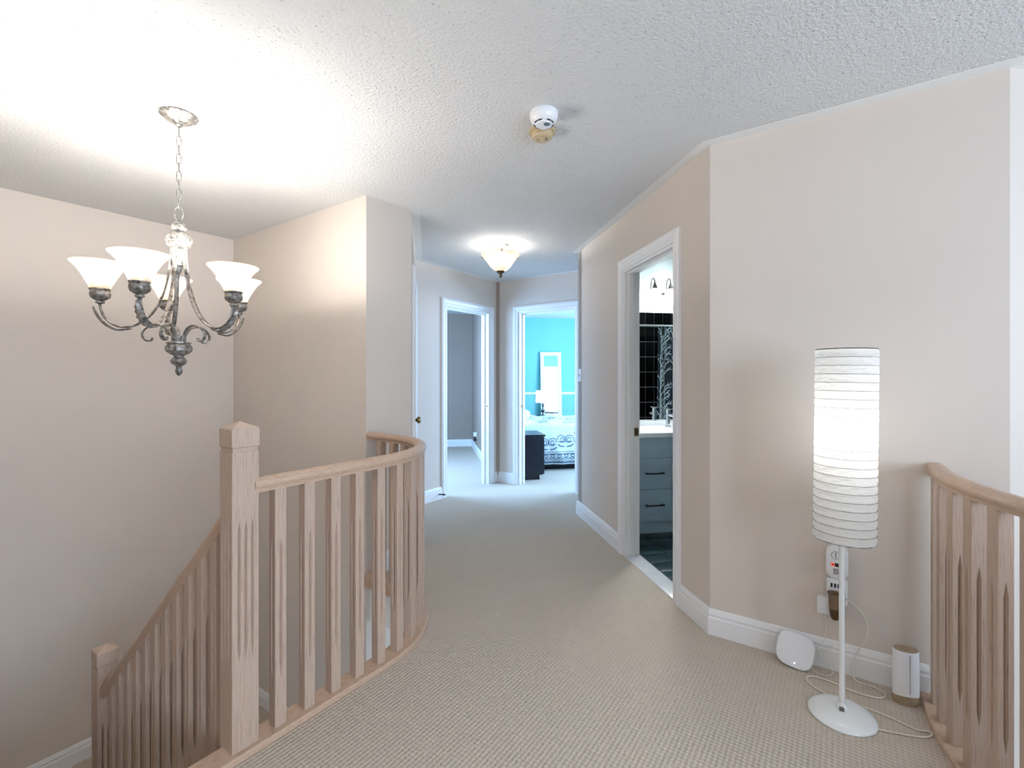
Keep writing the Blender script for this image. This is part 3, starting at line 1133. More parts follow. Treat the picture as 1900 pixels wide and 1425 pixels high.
for sx in (-1, 1):
    MB().lathe([(0, -0.070), (0.012, -0.073), (0.022, -0.090), (0.024, -0.105), (0.014, -0.135), (0.012, -0.150), (0, -0.155)], 12).build('bulb', 'bulb', root, loc=(0.055 * sx, 0.02 * sx, 0))
    bulb_light('hall_bulb_light', root, (0.055 * sx, 0.02 * sx, -0.092), 8.0, (1, 0.96, 0.91), 0.03)

# ------------------------------------------------------------------ ceiling detectors
root = thing('smoke_detector', 'white domed smoke detector with slots on the ceiling', 'smoke detector', (1.790, 1.074, CE), R(34.8 - 90))
body = MB().lathe([(0, 0), (0.060, 0), (0.062, -0.004), (0.062, -0.018), (0.058, -0.034), (0.048, -0.046), (0.036, -0.052), (0.034, -0.056), (0, -0.058)], 40).build('housing', 'plastic_white', root)
mb = MB()
for q in (-150, -118, -62, -30, 20, 70, 120, 160):
    Mq = Matrix.Rotation(R(q), 4, 'Z') @ Matrix.Translation((0.0415, 0, -0.0500))
    mb.box(-0.002, 0.002, -0.009, 0.009, -0.002, 0.002, Mq)
mb.build('vent_slot', 'plastic_dark', body)
MB().lathe([(0, -0.0565), (0.014, -0.0575), (0.013, -0.0595), (0, -0.060)], 16, Matrix.Translation((0.012, -0.014, 0))).build('test_button', 'metal_grey', body)
root = thing('smoke_detector', 'yellowed beige round smoke detector on the ceiling beside the white one', 'smoke detector', (1.919, 1.161, CE), R(34.8 - 90))
body = MB().lathe([(0, 0), (0.062, 0), (0.064, -0.004), (0.062, -0.010), (0.050, -0.012), (0.050, -0.030), (0.044, -0.037), (0.026, -0.040), (0.024, -0.037), (0.019, -0.037), (0.018, -0.041), (0, -0.042)], 40).build('housing', 'plastic_beige', root)
mb = MB()
mb.box(0.012, 0.017, 0.002, 0.008, -0.0425, -0.039)
mb.box(0.019, 0.023, -0.008, -0.002, -0.0405, -0.037)
mb.build('indicator_hole', 'plastic_dark', body)

# ------------------------------------------------------------------ floor lamp
LX, LY = 2.19, 0.002
root = thing('floor_lamp', 'white floor lamp with tall ribbed paper cylinder shade', 'floor lamp', (LX, LY, 0))
MB().lathe([(0, 0.0), (0.108, 0.0), (0.111, 0.004), (0.110, 0.009), (0.103, 0.016), (0.085, 0.024), (0.06, 0.031), (0.03, 0.036), (0, 0.037)], 48).build('base', 'enamel_white', root)
MB().lathe([(0.0, 0.034), (0.020, 0.034), (0.017, 0.040), (0.012, 0.048), (0.0105, 0.055)], 20).build('collar', 'enamel_white', root)
MB().box(-0.034, -0.012, -0.008, 0.008, 0.032, 0.042, bev=0.002).build('clip', 'metal_grey', root)
MB().lathe([(0.0095, 0.035), (0.0095, 0.98), (0.0, 0.98)], 16).build('pole', 'enamel_white', root)
MB().lathe([(0, 0.98), (0.02, 0.98), (0.021, 1.03), (0, 1.03)], 16).build('socket', 'plastic_white', root)
MB().lathe([(0.013, 1.03), (0.014, 1.05), (0.028, 1.075), (0.032, 1.10), (0.024, 1.125), (0.0, 1.134)], 16).build('bulb', 'bulb', root)
prof = []
zb_, zt_ = 0.668, 1.386
nr = 23
for i in range(nr):
    za = zb_ + (zt_ - zb_) * i / nr
    h = (zt_ - zb_) / nr
    prof += [(0.0990, za), (0.1002, za + h * 0.22), (0.1006, za + h * 0.5), (0.1001, za + h * 0.8)]
prof.append((0.0975, zt_))
mb = MB()
mb.lathe(prof, 48)
shade = mb.build('lamp_shade', 'paper', root, label='tall cylinder of crinkled white ribbed paper', angle=60)
# hangs a little askew
tilt = (R(0.6), R(0.7), 0)
shade.rotation_euler = tilt
for v in shade.data.vertices:
    z = v.co.z
    a = math.atan2(v.co.y, v.co.x)
    w = 0.0007 * math.sin(9 * a + z * 53) * math.sin(z * 140) + 0.0005 * math.sin(17 * a - z * 31)
    r_ = math.hypot(v.co.x, v.co.y)
    v.co.x *= (r_ + w) / r_
    v.co.y *= (r_ + w) / r_
mb = MB()
for i in range(1, nr):
    za = zb_ + (zt_ - zb_) * i / nr
    mb.lathe([(0.0990, za - 0.0009), (0.1010, za), (0.0990, za + 0.0009)], 48)
mb.build('rib_wire', 'metal_grey', shade)
for za in (zb_, zt_):
    pts = [(0.0975 * math.cos(2 * math.pi * i / 40), 0.0975 * math.sin(2 * math.pi * i / 40), za) for i in range(40)]
    MB().tube(pts, 0.002, 6, closed=True).build('rim_wire', 'metal_grey', shade)
mb = MB()
for q in (0, 120, 240):
    mb.tube([(0.0, 0, 1.0), (0.097 * math.cos(R(q)), 0.097 * math.sin(R(q)), 1.0)], 0.0015, 5)
mb.build('shade_spider', 'metal_grey', shade)
bulb_light('floor_lamp_bulb_light', root, (0, 0, 1.085), 1.5, (1, 0.94, 0.86), 0.045)
cord = spline([(LX - 0.02, LY - 0.105, 0.006), (2.19, -0.17, 0.005), (2.215, -0.235, 0.006), (2.245, -0.262, 0.006), (2.262, -0.255, 0.006), (2.25, -0.22, 0.005), (2.27, -0.16, 0.005), (2.285, -0.08, 0.005),
               (2.29, 0.02, 0.005), (2.315, 0.09, 0.005), (2.365, 0.125, 0.005), (2.40, 0.10, 0.005), (2.395, 0.03, 0.005), (2.375, -0.05, 0.005), (2.385, -0.12, 0.006), (2.425, -0.142, 0.006), (2.455, -0.11, 0.006), (2.47, -0.04, 0.01), (2.48, -0.045, 0.10), (2.475, -0.085, 0.20), (2.475, -0.075, 0.28), (2.48, -0.03, 0.325), (2.487, -0.0125, 0.333)], 6)
MB().tube([(p[0] - LX, p[1] - LY, p[2]) for p in cord], 0.0026, 6).build('power_cord', 'cord_cream', root, label='cream power cord looping on the carpet')

# ------------------------------------------------------------------ plugged-in things on the lamp wall (its face is x = 2.519)


def rounded_plate(w, h, r, t, seg=6):
    """rounded rectangle in the yz-plane, thickness t along -x"""
    pts = []
    for (cx, cz, a0) in ((w / 2 - r, h / 2 - r, 0), (-w / 2 + r, h / 2 - r, 90), (-w / 2 + r, -h / 2 + r, 180), (w / 2 - r, -h / 2 + r, 270)):
        for k_ in range(seg + 1):
            a = R(a0 + 90 * k_ / seg)
            pts.append((cx + r * math.cos(a), cz + r * math.sin(a)))
    n_ = len(pts)
    e = min(0.004, t * 0.4)
    vs2 = []
    for (x, sc) in ((0, 1), (-(t - e), 1), (-t, 1 - 2.2 * e / min(w, h))):
        vs2 += [(x, p[0] * sc, p[1] * sc) for p in pts]
    fs2 = [(j * n_ + i, j * n_ + (i + 1) % n_, (j + 1) * n_ + (i + 1) % n_, (j + 1) * n_ + i) for j in range(2) for i in range(n_)]
    fs2 += [tuple(range(n_)), tuple(2 * n_ + i for i in range(n_ - 1, -1, -1))]
    return MB().add(vs2, fs2, True)


WX = 2.519
root = thing('outlet_adapter', 'white wall outlet adapter with dark USB ports below the gas alarm', 'outlet', (WX, 0.019, 0.352))
rounded_plate(0.075, 0.11, 0.008, 0.03).build('body', 'plastic_white', root)
for i in range(4):
    MB().box(-0.0312, -0.029, 0.020 - i * 0.0125 - 0.004, 0.020 - i * 0.0125 + 0.003, 0.018, 0.035).build('usb_port', 'plastic_dark', root)
root = thing('gas_alarm', 'white plug-in gas alarm with small red digital display', 'alarm', (WX, 0.019, 0.483))
rounded_plate(0.080, 0.145, 0.036, 0.042).build('body', 'plastic_white', root)
ring = [(0.0165 * math.cos(2 * math.pi * i / 24), 0.0165 * math.sin(2 * math.pi * i / 24)) for i in range(24)]
MB().tube([(-0.0425, p[0] + 0.004, p[1] + 0.030) for p in ring], 0.0009, 5, closed=True).build('test_button', 'metal_grey', root)
MB().box(-0.0432, -0.041, 0.0025, 0.0055, 0.018, 0.042).build('button_mark', 'metal_grey', root)
dsp = MB().box(-0.0432, -0.041, -0.022, 0.022, -0.018, -0.003).build('display', 'plastic_dark', root)
mb = MB()
mb.box(-0.0438, -0.043, 0.009, 0.020, -0.0170, -0.0150)
mb.box(-0.0438, -0.043, 0.009, 0.020, -0.0060, -0.0040)
mb.box(-0.0438, -0.043, 0.009, 0.011, -0.0150, -0.0060)
mb.box(-0.0438, -0.043, 0.018, 0.020, -0.0150, -0.0060)
mb.build('display_digit', 'led_red', dsp)
mb = MB()
for i in range(4):
    mb.box(-0.0430, -0.041, -0.016, 0.014, -0.030 - 0.0065 * i, -0.0275 - 0.0065 * i)
mb.build('speaker_slot', 'plastic_dark', root)
root = thing('plug_in_warmer', 'brown plug-in fragrance warmer under the USB outlet', 'air freshener', (2.458, 0.026, 0.245))
MB().lathe([(0.012, 0.0), (0.017, 0.010), (0.020, 0.028), (0.0215, 0.046), (0.022, 0.050)], 24, cap0=True).build('oil_bottle', 'bronze', root)
MB().lathe([(0.022, 0.048), (0.0225, 0.062), (0.024, 0.085), (0.029, 0.112), (0.0275, 0.112), (0.022, 0.086), (0.018, 0.066), (0, 0.064)], 24).build('shade', 'brown_plastic', root)
MB().box(0.0, 0.061, -0.014, 0.014, 0.022, 0.050, bev=0.003).build('plug_body', 'brown_plastic', root)
root = thing('usb_charger', 'small white square charger cube beside the brown warmer', 'charger', (2.519, 0.066, 0.283))
MB().box(-0.04, 0.0, -0.026, 0.026, -0.036, 0.036, bev=0.006).build('body', 'plastic_white', root)
cable = spline([(-0.02, -0.004, -0.036), (-0.02, -0.006, -0.09), (-0.024, -0.002, -0.15), (-0.03, 0.018, -0.19), (-0.034, 0.024, -0.20), (-0.03, -0.01, -0.183), (-0.028, -0.035, -0.168), (-0.034, -0.02, -0.19), (-0.032, 0.02, -0.195), (-0.04, 0.012, -0.215), (-0.05, -0.012, -0.245), (-0.06, -0.035, -0.262), (-0.08, -0.02, -0.276), (-0.085, 0.01, -0.278), (-0.075, 0.05, -0.270), (-0.06, 0.078, -0.266)], 6)
MB().tube(cable, 0.0016, 5).build('charging_cable', 'cord_cream', root, label='thin cream charging cable tied in a bundle')

root = thing('wifi_router', 'white rounded square wifi router leaning on the baseboard', 'router', (2.445, 0.172, 0.0))
Mr = Matrix.Translation((0, 0, 0.072)) @ Matrix.Rotation(R(17), 4, 'Y')
pts = []
for i in range(48):
    a = 2 * math.pi * i / 48
    c, s_ = math.cos(a), math.sin(a)
    pts.append((0.073 * math.copysign(abs(c) ** 0.62, c), 0.073 * math.copysign(abs(s_) ** 0.62, s_)))
vs_ = []
for (x, sc) in ((0.018, 0.86), (0.012, 0.97), (0.0, 1.0), (-0.006, 0.985), (-0.010, 0.94)):
    vs_ += [(-x * -1, p[0] * sc, p[1] * sc) for p in pts]
n_ = 48
fs = [(j * n_ + i, j * n_ + (i + 1) % n_, (j + 1) * n_ + (i + 1) % n_, (j + 1) * n_ + i) for j in range(4) for i in range(n_)]
fs += [tuple(range(n_)), tuple(4 * n_ + i for i in range(n_ - 1, -1, -1))]
Mq = Mr @ Matrix.Rotation(R(180), 4, 'Z') @ Matrix.Rotation(R(10), 4, 'X')
Mq = Mr @ Matrix.Rotation(R(8), 4, 'X')
MB().add(vs_, fs, True, M=Mq).build('housing', 'plastic_white', root)
MB().lathe([(0, 0), (0.0022, 0), (0.0022, 0.001), (0, 0.001)], 10, Mq @ Matrix.Translation((-0.0098, -0.006, -0.050)) @ Matrix.Rotation(R(-90), 4, 'Y')).build('status_light', 'led_white', root)

root = thing('mesh_extender', 'white oval cylinder wifi extender with tan top by the right railing', 'router', (2.425, -0.205, 0.0), R(20))
pts = []
for i in range(40):
    a = 2 * math.pi * i / 40
    pts.append((0.032 * math.cos(a), 0.044 * math.sin(a)))


def oval(prof_):
    n__ = 40
    v__ = [(p[0] * sc, p[1] * sc, z + (zs * p[0] if zs else 0)) for (sc, z, zs) in prof_ for p in pts]
    f__ = [(j * n__ + i, j * n__ + (i + 1) % n__, (j + 1) * n__ + (i + 1) % n__, (j + 1) * n__ + i) for j in range(len(prof_) - 1) for i in range(n__)]
    f__ += [tuple(range(n__ - 1, -1, -1)), tuple((len(prof_) - 1) * n__ + i for i in range(n__))]
    return MB().add(v__, f__, True)


oval([(0.90, 0.0, 0), (0.97, 0.006, 0), (0.985, 0.034, -0.25)]).build('foot', 'tan_plastic', root)
oval([(0.985, 0.030, -0.25), (1.0, 0.034, -0.25), (1.0, 0.12, 0), (0.97, 0.205, 0), (0.94, 0.209, 0)]).build('housing', 'plastic_white', root)
oval([(0.92, 0.208, 0), (0.92, 0.2105, 0)]).build('top_plate', 'tan_plastic', root)
MB().lathe([(0.010, 0.2105), (0.011, 0.2115), (0.012, 0.2105)], 20).build('button_ring', 'metal_grey', root)
MB().box(-0.0327, -0.031, -0.0005, 0.0005, 0.05, 0.2).build('seam', 'metal_grey', root)

# ------------------------------------------------------------------ small wall fittings in the hall
q = xy(4.207, 1.3965)
root = thing('light_switch', 'white light switch plate at the end of the hall wall', 'light switch', (q[0], q[1], 1.297), R(45))
rounded_plate(0.07, 0.115, 0.004, 0.006).build('plate', 'plastic_white', root, rot=(0, 0, R(-90)))
MB().box(-0.005, 0.005, 0.004, 0.016, -0.012, 0.012).build('toggle', 'plastic_white', root)
root = thing('door_stop', 'dark spring door stop on the baseboard left of the left doorway', 'door stop', (3.64, YF - 0.014, 0.055), R(-70))
MB().tube([(0, 0, 0), (0.05, 0, 0)], 0.006, 8).build('spring', 'metal_dark', root)
MB().tube([(0.05, 0, 0), (0.072, 0, 0)], [0.009, 0.008], 10).build('rubber_tip', 'plastic_dark', root)
q = xy(8.0, 0.83)
root = thing('wall_outlet', 'white outlet with plugs low on the left room side wall', 'outlet', (q[0], q[1], 0.30), R(-45))
MB().box(-0.006, 0.0, -0.036, 0.036, -0.058, 0.058, bev=0.002).build('plate', 'plastic_white', root)
MB().box(-0.05, -0.006, -0.03, 0.03, -0.02, 0.045, bev=0.006).build('plug', 'plastic_white', root)
MB().box(-0.045, -0.006, -0.02, 0.02, -0.10, -0.035, bev=0.006).build('adapter', 'plastic_dark', root)
root = thing('figurine', 'small pale ornament standing by the short wall behind the curved railing', 'ornament', (2.05, 2.44, 0.0))
MB().lathe([(0, 0), (0.014, 0), (0.014, 0.004), (0.011, 0.008), (0.011, 0.045), (0.013, 0.050), (0.008, 0.058), (0.007, 0.066), (0.012, 0.074), (0.007, 0.086), (0.006, 0.094)], 14).build('body', 'ornament_pink', root)
MB().lathe([(0.006, 0.092), (0.013, 0.098), (0.015, 0.106), (0.010, 0.116), (0, 0.120)], 12, lobes=5, lobe_amp=0.12).build('flower_head', 'plastic_white', root)

# ------------------------------------------------------------------ bathroom (local frame: x = e, y = d)
RZ = R(-45)
bf = sempty('floor_bathroom', 'dark green tiled bathroom floor', 'floor', (0, 0, 0), RZ)
MB().add([(1.45, 1.7, -0.004), (4.0, 1.7, -0.004), (4.0, 4.16, -0.004), (1.45, 4.16, -0.004), (1.45, 1.7, -0.1), (4.0, 1.7, -0.1), (4.0, 4.16, -0.1), (1.45, 4.16, -0.1)],
         [(0, 1, 2, 3), (4, 7, 6, 5), (0, 4, 5, 1), (1, 5, 6, 2), (2, 6, 7, 3), (3, 7, 4, 0)]).build('grout_bed', 'grout', bf)
tm = MB().box(-0.0962, 0.0962, -0.0712, 0.0712, -0.006, 0.002, bev=0.0015).mesh('tile', 'tile_floor')
for i in range(9):
    for j in range(11):
        e_ = 1.615 + 0.2 * i
        d_ = 2.07 + 0.15 * j
        if e_ + d_ < 3.95 or d_ > 3.66:
            continue
        link('tile', tm, bf, (e_, d_, 0))
# shower wall tiles
ws = bpy.data.objects['wall_shower']
ang_ws = math.atan2(xy(1.68, 2.06)[1] - xy(1.68, 4.1)[1], xy(1.68, 2.06)[0] - xy(1.68, 4.1)[0])
tw = MB().box(-0.0675, 0.0675, -0.004, 0.004, -0.110, 0.110, bev=0.0015).mesh('tile', 'tile_black')
Mw = Matrix.Rotation(ang_ws, 4, 'Z')
for i in range(8):
    for j in range(10):
        e_ = 2.86 + 0.14 * i
        z_ = 0.113 + 0.2255 * j
        p = Mw @ Vector((4.1 - e_, -0.003, z_))
        link('tile', tw, ws, p, (0, 0, ang_ws))

van = thing('bathroom_vanity', 'pale blue shaker vanity with black drawer pulls', 'vanity', xy(3.6, 2.2) + (0,), RZ)
MB().box(-0.68, 0.75, 0.02, 0.55, 0.10, 0.79).build('body', 'vanity_paint', van)
MB().box(-0.67, 0.73, 0.03, 0.50, 0.0, 0.10).build('toe_kick', 'vanity_paint', van)


def shaker(x0, x1, z0, z1, name, handle):
    f_ = 0.052 if z1 - z0 > 0.2 else 0.05
    mb_ = MB()
    mb_.box(x0, x1, 0.006, 0.02, z0, z1)
    mb_.box(x0, x1, 0.0, 0.006, z1 - f_, z1)
    mb_.box(x0, x1, 0.0, 0.006, z0, z0 + f_)
    mb_.box(x0, x0 + f_, 0.0, 0.006, z0 + f_, z1 - f_)
    mb_.box(x1 - f_, x1, 0.0, 0.006, z0 + f_, z1 - f_)
    o_ = mb_.build(name, 'vanity_paint', van)
    if handle:
        cx_ = (x0 + x1) / 2
        zc = (z0 + z1) / 2 + 0.005
        mh = MB()
        mh.box(cx_ - 0.08, cx_ + 0.08, -0.030, -0.020, zc - 0.005, zc + 0.005, bev=0.002)
        for sx in (-1, 1):
            mh.box(cx_ + sx * 0.068 - 0.007, cx_ + sx * 0.068 + 0.007, -0.024, 0.008, zc - 0.006, zc + 0.006)
        mh.build('handle', 'metal_dark', o_, label='black bar pull')


for (x0, x1) in ((-0.59, -0.165),):
    shaker(x0, x1, 0.624, 0.788, 'drawer', False)
    shaker(x0, x1, 0.368, 0.620, 'drawer', True)
    shaker(x0, x1, 0.106, 0.364, 'drawer', True)
shaker(-0.678, -0.594, 0.106, 0.788, 'filler_panel', False)
shaker(-0.161, 0.29, 0.106, 0.788, 'cabinet_door', False)
shaker(0.294, 0.745, 0.106, 0.788, 'cabinet_door', False)
ct = thing('countertop', 'white vanity countertop with low backsplash', 'countertop', xy(3.58, 2.2) + (0.79,), RZ)
MB().box(-0.685, 0.77, 0.0, 0.575, 0.0, 0.037, bev=0.004).build('slab', 'counter_white', ct)
MB().box(-0.685, 0.77, 0.555, 0.575, 0.037, 0.075, bev=0.003).build('backsplash', 'counter_white', ct)
fa = thing('faucet', 'tall chrome faucet standing on the white vanity top', 'faucet', xy(4.02, 2.17) + (0.8272,), RZ)
MB().lathe([(0, 0), (0.028, 0), (0.028, 0.006), (0.019, 0.010), (0.019, 0.150), (0.016, 0.156), (0, 0.157)], 20).build('body', 'chrome', fa)
MB().tube([(0.0, 0, 0.108), (0.012, -0.06, 0.104), (0.025, -0.125, 0.096)], 0.012, 10).build('spout', 'chrome', fa)
MB().box(-0.018, 0.040, -0.05, 0.016, 0.158, 0.168, bev=0.003).build('lever', 'chrome', fa)
mi = thing('vanity_mirror', 'frameless bathroom mirror reflecting black shower tiles', 'mirror', xy(4.16, 2.2) + (0.865,), RZ)
MB().box(-0.68, 0.78, -0.008, 0.0, 0.0, 1.02).build('glass', 'mirror_glass', mi)

vl = thing('vanity_light', 'brushed nickel bar light with opal bell shades above the vanity mirror', 'wall light', xy(4.16, 2.206) + (2.02,), RZ)
MB().lathe([(0, 0), (0.055, 0), (0.055, 0.012), (0.04, 0.02), (0, 0.02)], 28, Matrix.Rotation(R(90), 4, 'X')).build('wall_plate', 'metal_grey', vl)
MB().tube([(-0.235, -0.045, 0), (0.235, -0.045, 0)], 0.008, 10).build('bar', 'metal_grey', vl)
MB().tube([(0, 0, 0), (0, -0.05, 0)], 0.008, 8).build('bracket', 'metal_grey', vl)
for i in (-1, 0, 1):
    x = 0.156 * i
    pts = spline([(x, -0.045, 0.0), (x, -0.046, 0.10), (x, -0.06, 0.155), (x, -0.09, 0.168), (x, -0.118, 0.150), (x, -0.125, 0.11)], 4)
    MB().tube(pts, 0.006, 8).build('gooseneck', 'metal_grey', vl)
    MB().lathe([(0.007, 0.125), (0.012, 0.105), (0.022, 0.085), (0.025, 0.062), (0, 0.060)], 20, Matrix.Translation((x, -0.125, 0))).build('socket_cup', 'metal_grey', vl)
    sp = [(0.030, 0.064), (0.044, 0.045), (0.055, 0.010), (0.062, -0.035), (0.066, -0.075), (0.063, -0.075), (0.058, -0.035), (0.051, 0.010), (0.040, 0.043), (0.026, 0.060)]
    MB().lathe(sp, 28, Matrix.Translation((x, -0.125, 0))).build('shade', 'opal', vl)
    bulb_light('vanity_bulb_light', vl, (x, -0.125, -0.03), 10.0, (0.88, 0.95, 1.0), 0.028)

# shower curtain with a white tree print, on a rod, seen in the mirror
rod = thing('curtain_rod', 'white shower curtain rod seen in the bathroom mirror', 'curtain rod', xy(2.42, 2.7) + (1.965,), RZ)
MB().tube([(-0.55, 0, 0), (1.30, 0, 0)], 0.012, 12).build('rod', 'plastic_white', rod)
cur = thing('shower_curtain', 'dark shower curtain with pale tree branch print', 'curtain', xy(2.42, 3.0) + (0.25,), RZ)


def cpos(u, v):
    """u across (0..0.85), v up; gathered folds"""
    sp_ = 1.0 - 0.16 * (v / 1.7)
    x = 0.0 + u * (0.9 + 0.12 * (1 - v / 1.7)) + 0.03 * (v / 1.7)
    return Vector((x, 0.028 * math.sin(u * 34) + 0.012 * math.sin(u * 71 + 1), v))


nu, nv = 90, 12
vs_ = []
for side in (0, 1):
    for j in range(nv + 1):
        for i in range(nu + 1):
            p = cpos(0.85 * i / nu, 1.70 * j / nv)
            vs_.append((p.x, p.y + 0.0015 * side, p.z))
fs = []
for side in (0, 1):
    o_ = side * (nu + 1) * (nv + 1)
    for j in range(nv):
        for i in range(nu):
            fs.append((o_ + j * (nu + 1) + i, o_ + j * (nu + 1) + i + 1, o_ + (j + 1) * (nu + 1) + i + 1, o_ + (j + 1) * (nu + 1) + i))
MB().add(vs_, fs, True).build('cloth', 'curtain_dark', cur)
mb = MB()
rnd = random.Random(3)


def ribbon(mb_, uv, w):
    vs3 = []
    for i, (u, v) in enumerate(uv):
        a0 = Vector(uv[max(i - 1, 0)])
        a1 = Vector(uv[min(i + 1, len(uv) - 1)])
        t = (a1 - a0)
        t = t.normalized() if t.length > 0 else Vector((0, 1))
        nn = Vector((-t.y, t.x))
        ww = w * (1 - 0.75 * i / (len(uv) - 1))
        for s2 in (-1, 1):
            q_ = cpos(min(0.85, max(0, u + nn.x * ww * s2)), min(1.7, max(0, v + nn.y * ww * s2)))
            vs3.append((q_.x, q_.y + 0.003, q_.z))
    fs3 = [(2 * i, 2 * i + 1, 2 * i + 3, 2 * i + 2) for i in range(len(uv) - 1)]
    mb_.add(vs3, fs3, True)


for (u0, sgn) in ((0.045, -1), (0.13, 1), (0.24, 1), (0.36, -1), (0.5, 1), (0.66, -1)):
    ribbon(mb, [(u0 + 0.004 * math.sin(k_), 0.1 + 0.2 * k_) for k_ in range(9)], 0.013)
    for b_i in range(26):
        v0 = 0.35 + 0.05 * b_i + rnd.uniform(-0.015, 0.015)
        sg = rnd.choice((-1, 1))
        L_ = rnd.uniform(0.05, 0.13)
        ln = []
        for k_ in range(6):
            t = k_ / 5
            ln.append((u0 + sg * L_ * t + rnd.uniform(-0.004, 0.004), v0 + 0.16 * t ** 0.7 - 0.10 * t * t + rnd.uniform(-0.006, 0.006)))
        ribbon(mb, ln, 0.008)
        for tw_ in range(3):
            k_ = rnd.randint(1, 4)
            u1, v1 = ln[k_]
            ribbon(mb, [(u1, v1), (u1 + sg * 0.015, v1 + 0.02), (u1 + sg * 0.022, v1 + 0.05)], 0.005)
mb.build('tree_print', 'curtain_print', cur, label='pale branching tree print')

# ------------------------------------------------------------------ bedroom (local frame: x = e, y = d)


def nightstand(loc, label):
    t = thing('nightstand', label, 'nightstand', loc, RZ, None)
    MB().box(0.0, 0.40, 0.0, 0.46, 0.06, 0.535).build('body', 'black_lacquer', t)
    MB().box(0.0, 0.36, 0.01, 0.45, 0.0, 0.06).build('plinth', 'black_lacquer', t)
    MB().box(0.0, 0.43, -0.005, 0.465, 0.535, 0.560).build('top', 'black_lacquer', t)
    for (z0, z1) in ((0.07, 0.295), (0.303, 0.528)):
        dr = MB().box(0.40, 0.42, 0.004, 0.456, z0, z1, bev=0.002).build('drawer', 'black_lacquer', t)
        for y in (0.12, 0.34):
            Mk2 = Matrix.Translation((0.42, y, z1 - 0.05)) @ Matrix.Rotation(R(90), 4, 'Y')
            MB().lathe([(0.006, 0), (0.006, 0.012), (0.014, 0.018), (0.015, 0.026), (0.009, 0.031), (0, 0.032)], 14, Mk2).build('knob', 'plastic_white', dr)
    return t


nightstand(xy(5.77, 1.03) + (0,), 'black two-drawer nightstand beside the bed, just inside the bedroom door')
nightstand(xy(8.30, 1.78) + (0,), 'black nightstand carrying the table lamp behind the bed')
bed = thing('bed', 'white bed with a slate ornamental print along the hem of the comforter', 'bed', xy(6.33, 1.02) + (0,), RZ)
MB().box(0.05, 1.95, 0.08, 1.52, 0.0, 0.30, bev=0.02).build('bed_base', 'black_lacquer', bed)
MB().box(0.03, 1.98, 0.05, 1.55, 0.30, 0.52, bev=0.05).build('mattress', 'bed_linen', bed)


def comf(u, v):
    """u along the bed (e), v across: from the near hem (0) up the side, over the top (~0.55..2.0), down again"""
    wob = 0.012 * math.sin(u * 13 + 2 * math.sin(v * 5)) + 0.008 * math.sin(u * 29 + v * 9)
    if v < 0.50:
        t = v / 0.50
        return Vector((u, -0.03 + 0.05 * t ** 3 + wob * (1 - t) - 0.02 * math.sin(t * math.pi), 0.10 + 0.47 * t))
    if v < 0.62:
        t = (v - 0.50) / 0.12
        a = t * math.pi / 2
        return Vector((u, 0.02 + 0.07 * (1 - math.cos(a)), 0.57 + 0.055 * math.sin(a)))
    t = (v - 0.62) / 1.36
    return Vector((u, 0.09 + 1.40 * t, 0.625 + wob * 0.8 + 0.03 * math.sin(t * math.pi) + 0.06 * max(0, 0.45 - u)))


nu, nv = 50, 44
vs_ = []
for side in (0, 1):
    for j in range(nv + 1):
        for i in range(nu + 1):
            p = comf(0.03 + 1.97 * i / nu, 1.98 * j / nv)
            vs_.append((p.x, p.y + 0.02 * side * (1 if j < nv * 0.3 else 0), p.z - 0.02 * side))
fs = []
for side in (0, 1):
    o_ = side * (nu + 1) * (nv + 1)
    for j in range(nv):
        for i in range(nu):
            fs.append((o_ + j * (nu + 1) + i, o_ + j * (nu + 1) + i + 1, o_ + (j + 1) * (nu + 1) + i + 1, o_ + (j + 1) * (nu + 1) + i))
cf = MB().add(vs_, fs, True).build('comforter', 'bed_linen', bed, angle=80)


def cribbon(mb_, uv, w):
    vs3 = []
    for i, (u, v) in enumerate(uv):
        a0 = Vector(uv[max(i - 1, 0)])
        a1 = Vector(uv[min(i + 1, len(uv) - 1)])
        t = (a1 - a0)
        t = t.normalized() if t.length > 0 else Vector((0, 1))
        nn = Vector((-t.y, t.x))
        for s2 in (-1, 1):
            q_ = comf(u + nn.x * w * s2, max(0.0, v + nn.y * w * s2))
            vs3.append((q_.x, q_.y - 0.004, q_.z + (0.005 if v > 0.5 else 0)))
    fs3 = [(2 * i, 2 * i + 1, 2 * i + 3, 2 * i + 2) for i in range(len(uv) - 1)]
    mb_.add(vs3, fs3, True)


mb = MB()
U0, U1 = 0.05, 1.97
us = [U0 + (U1 - U0) * i / 60 for i in range(61)]
for (v, w) in ((0.012, 0.010), (0.075, 0.004), (0.135, 0.006), (0.165, 0.003)):
    cribbon(mb, [(u, v) for u in us], w)
n_ = 34
for i in range(n_):
    uc = U0 + (U1 - U0) * (i + 0.5) / n_
    cribbon(mb, [(uc + 0.02 * math.cos(R(30 * k_)), 0.045 + 0.018 * math.sin(R(30 * k_))) for k_ in range(13)], 0.004)
for i in range(20):
    uc = U0 + (U1 - U0) * (i + 0.5) / 20
    cribbon(mb, [(uc + 0.03 * math.cos(R(36 * k_)), 0.106 + 0.018 * math.sin(R(36 * k_))) for k_ in range(11)], 0.005)
for i in range(8):
    uc = 0.14 + 0.24 * i
    vc = 0.30 + 0.04 * (i % 2)
    for sg in (-1, 1):
        sp_ = [(uc + sg * (0.055 + 0.06 * math.cos(t)), vc + 0.0 + (0.075 - 0.008 * t) * math.sin(t)) for t in [0.35 * k_ for k_ in range(17)]]
        cribbon(mb, sp_, 0.0045)
        cribbon(mb, [(uc + sg * (0.05 + 0.026 * math.cos(0.6 * k_)), vc + 0.03 * math.sin(0.6 * k_)) for k_ in range(11)], 0.0045)
        cribbon(mb, [(uc + sg * 0.11, vc - 0.06), (uc + sg * 0.08, vc - 0.09), (uc + sg * 0.02, vc - 0.10)], 0.007)
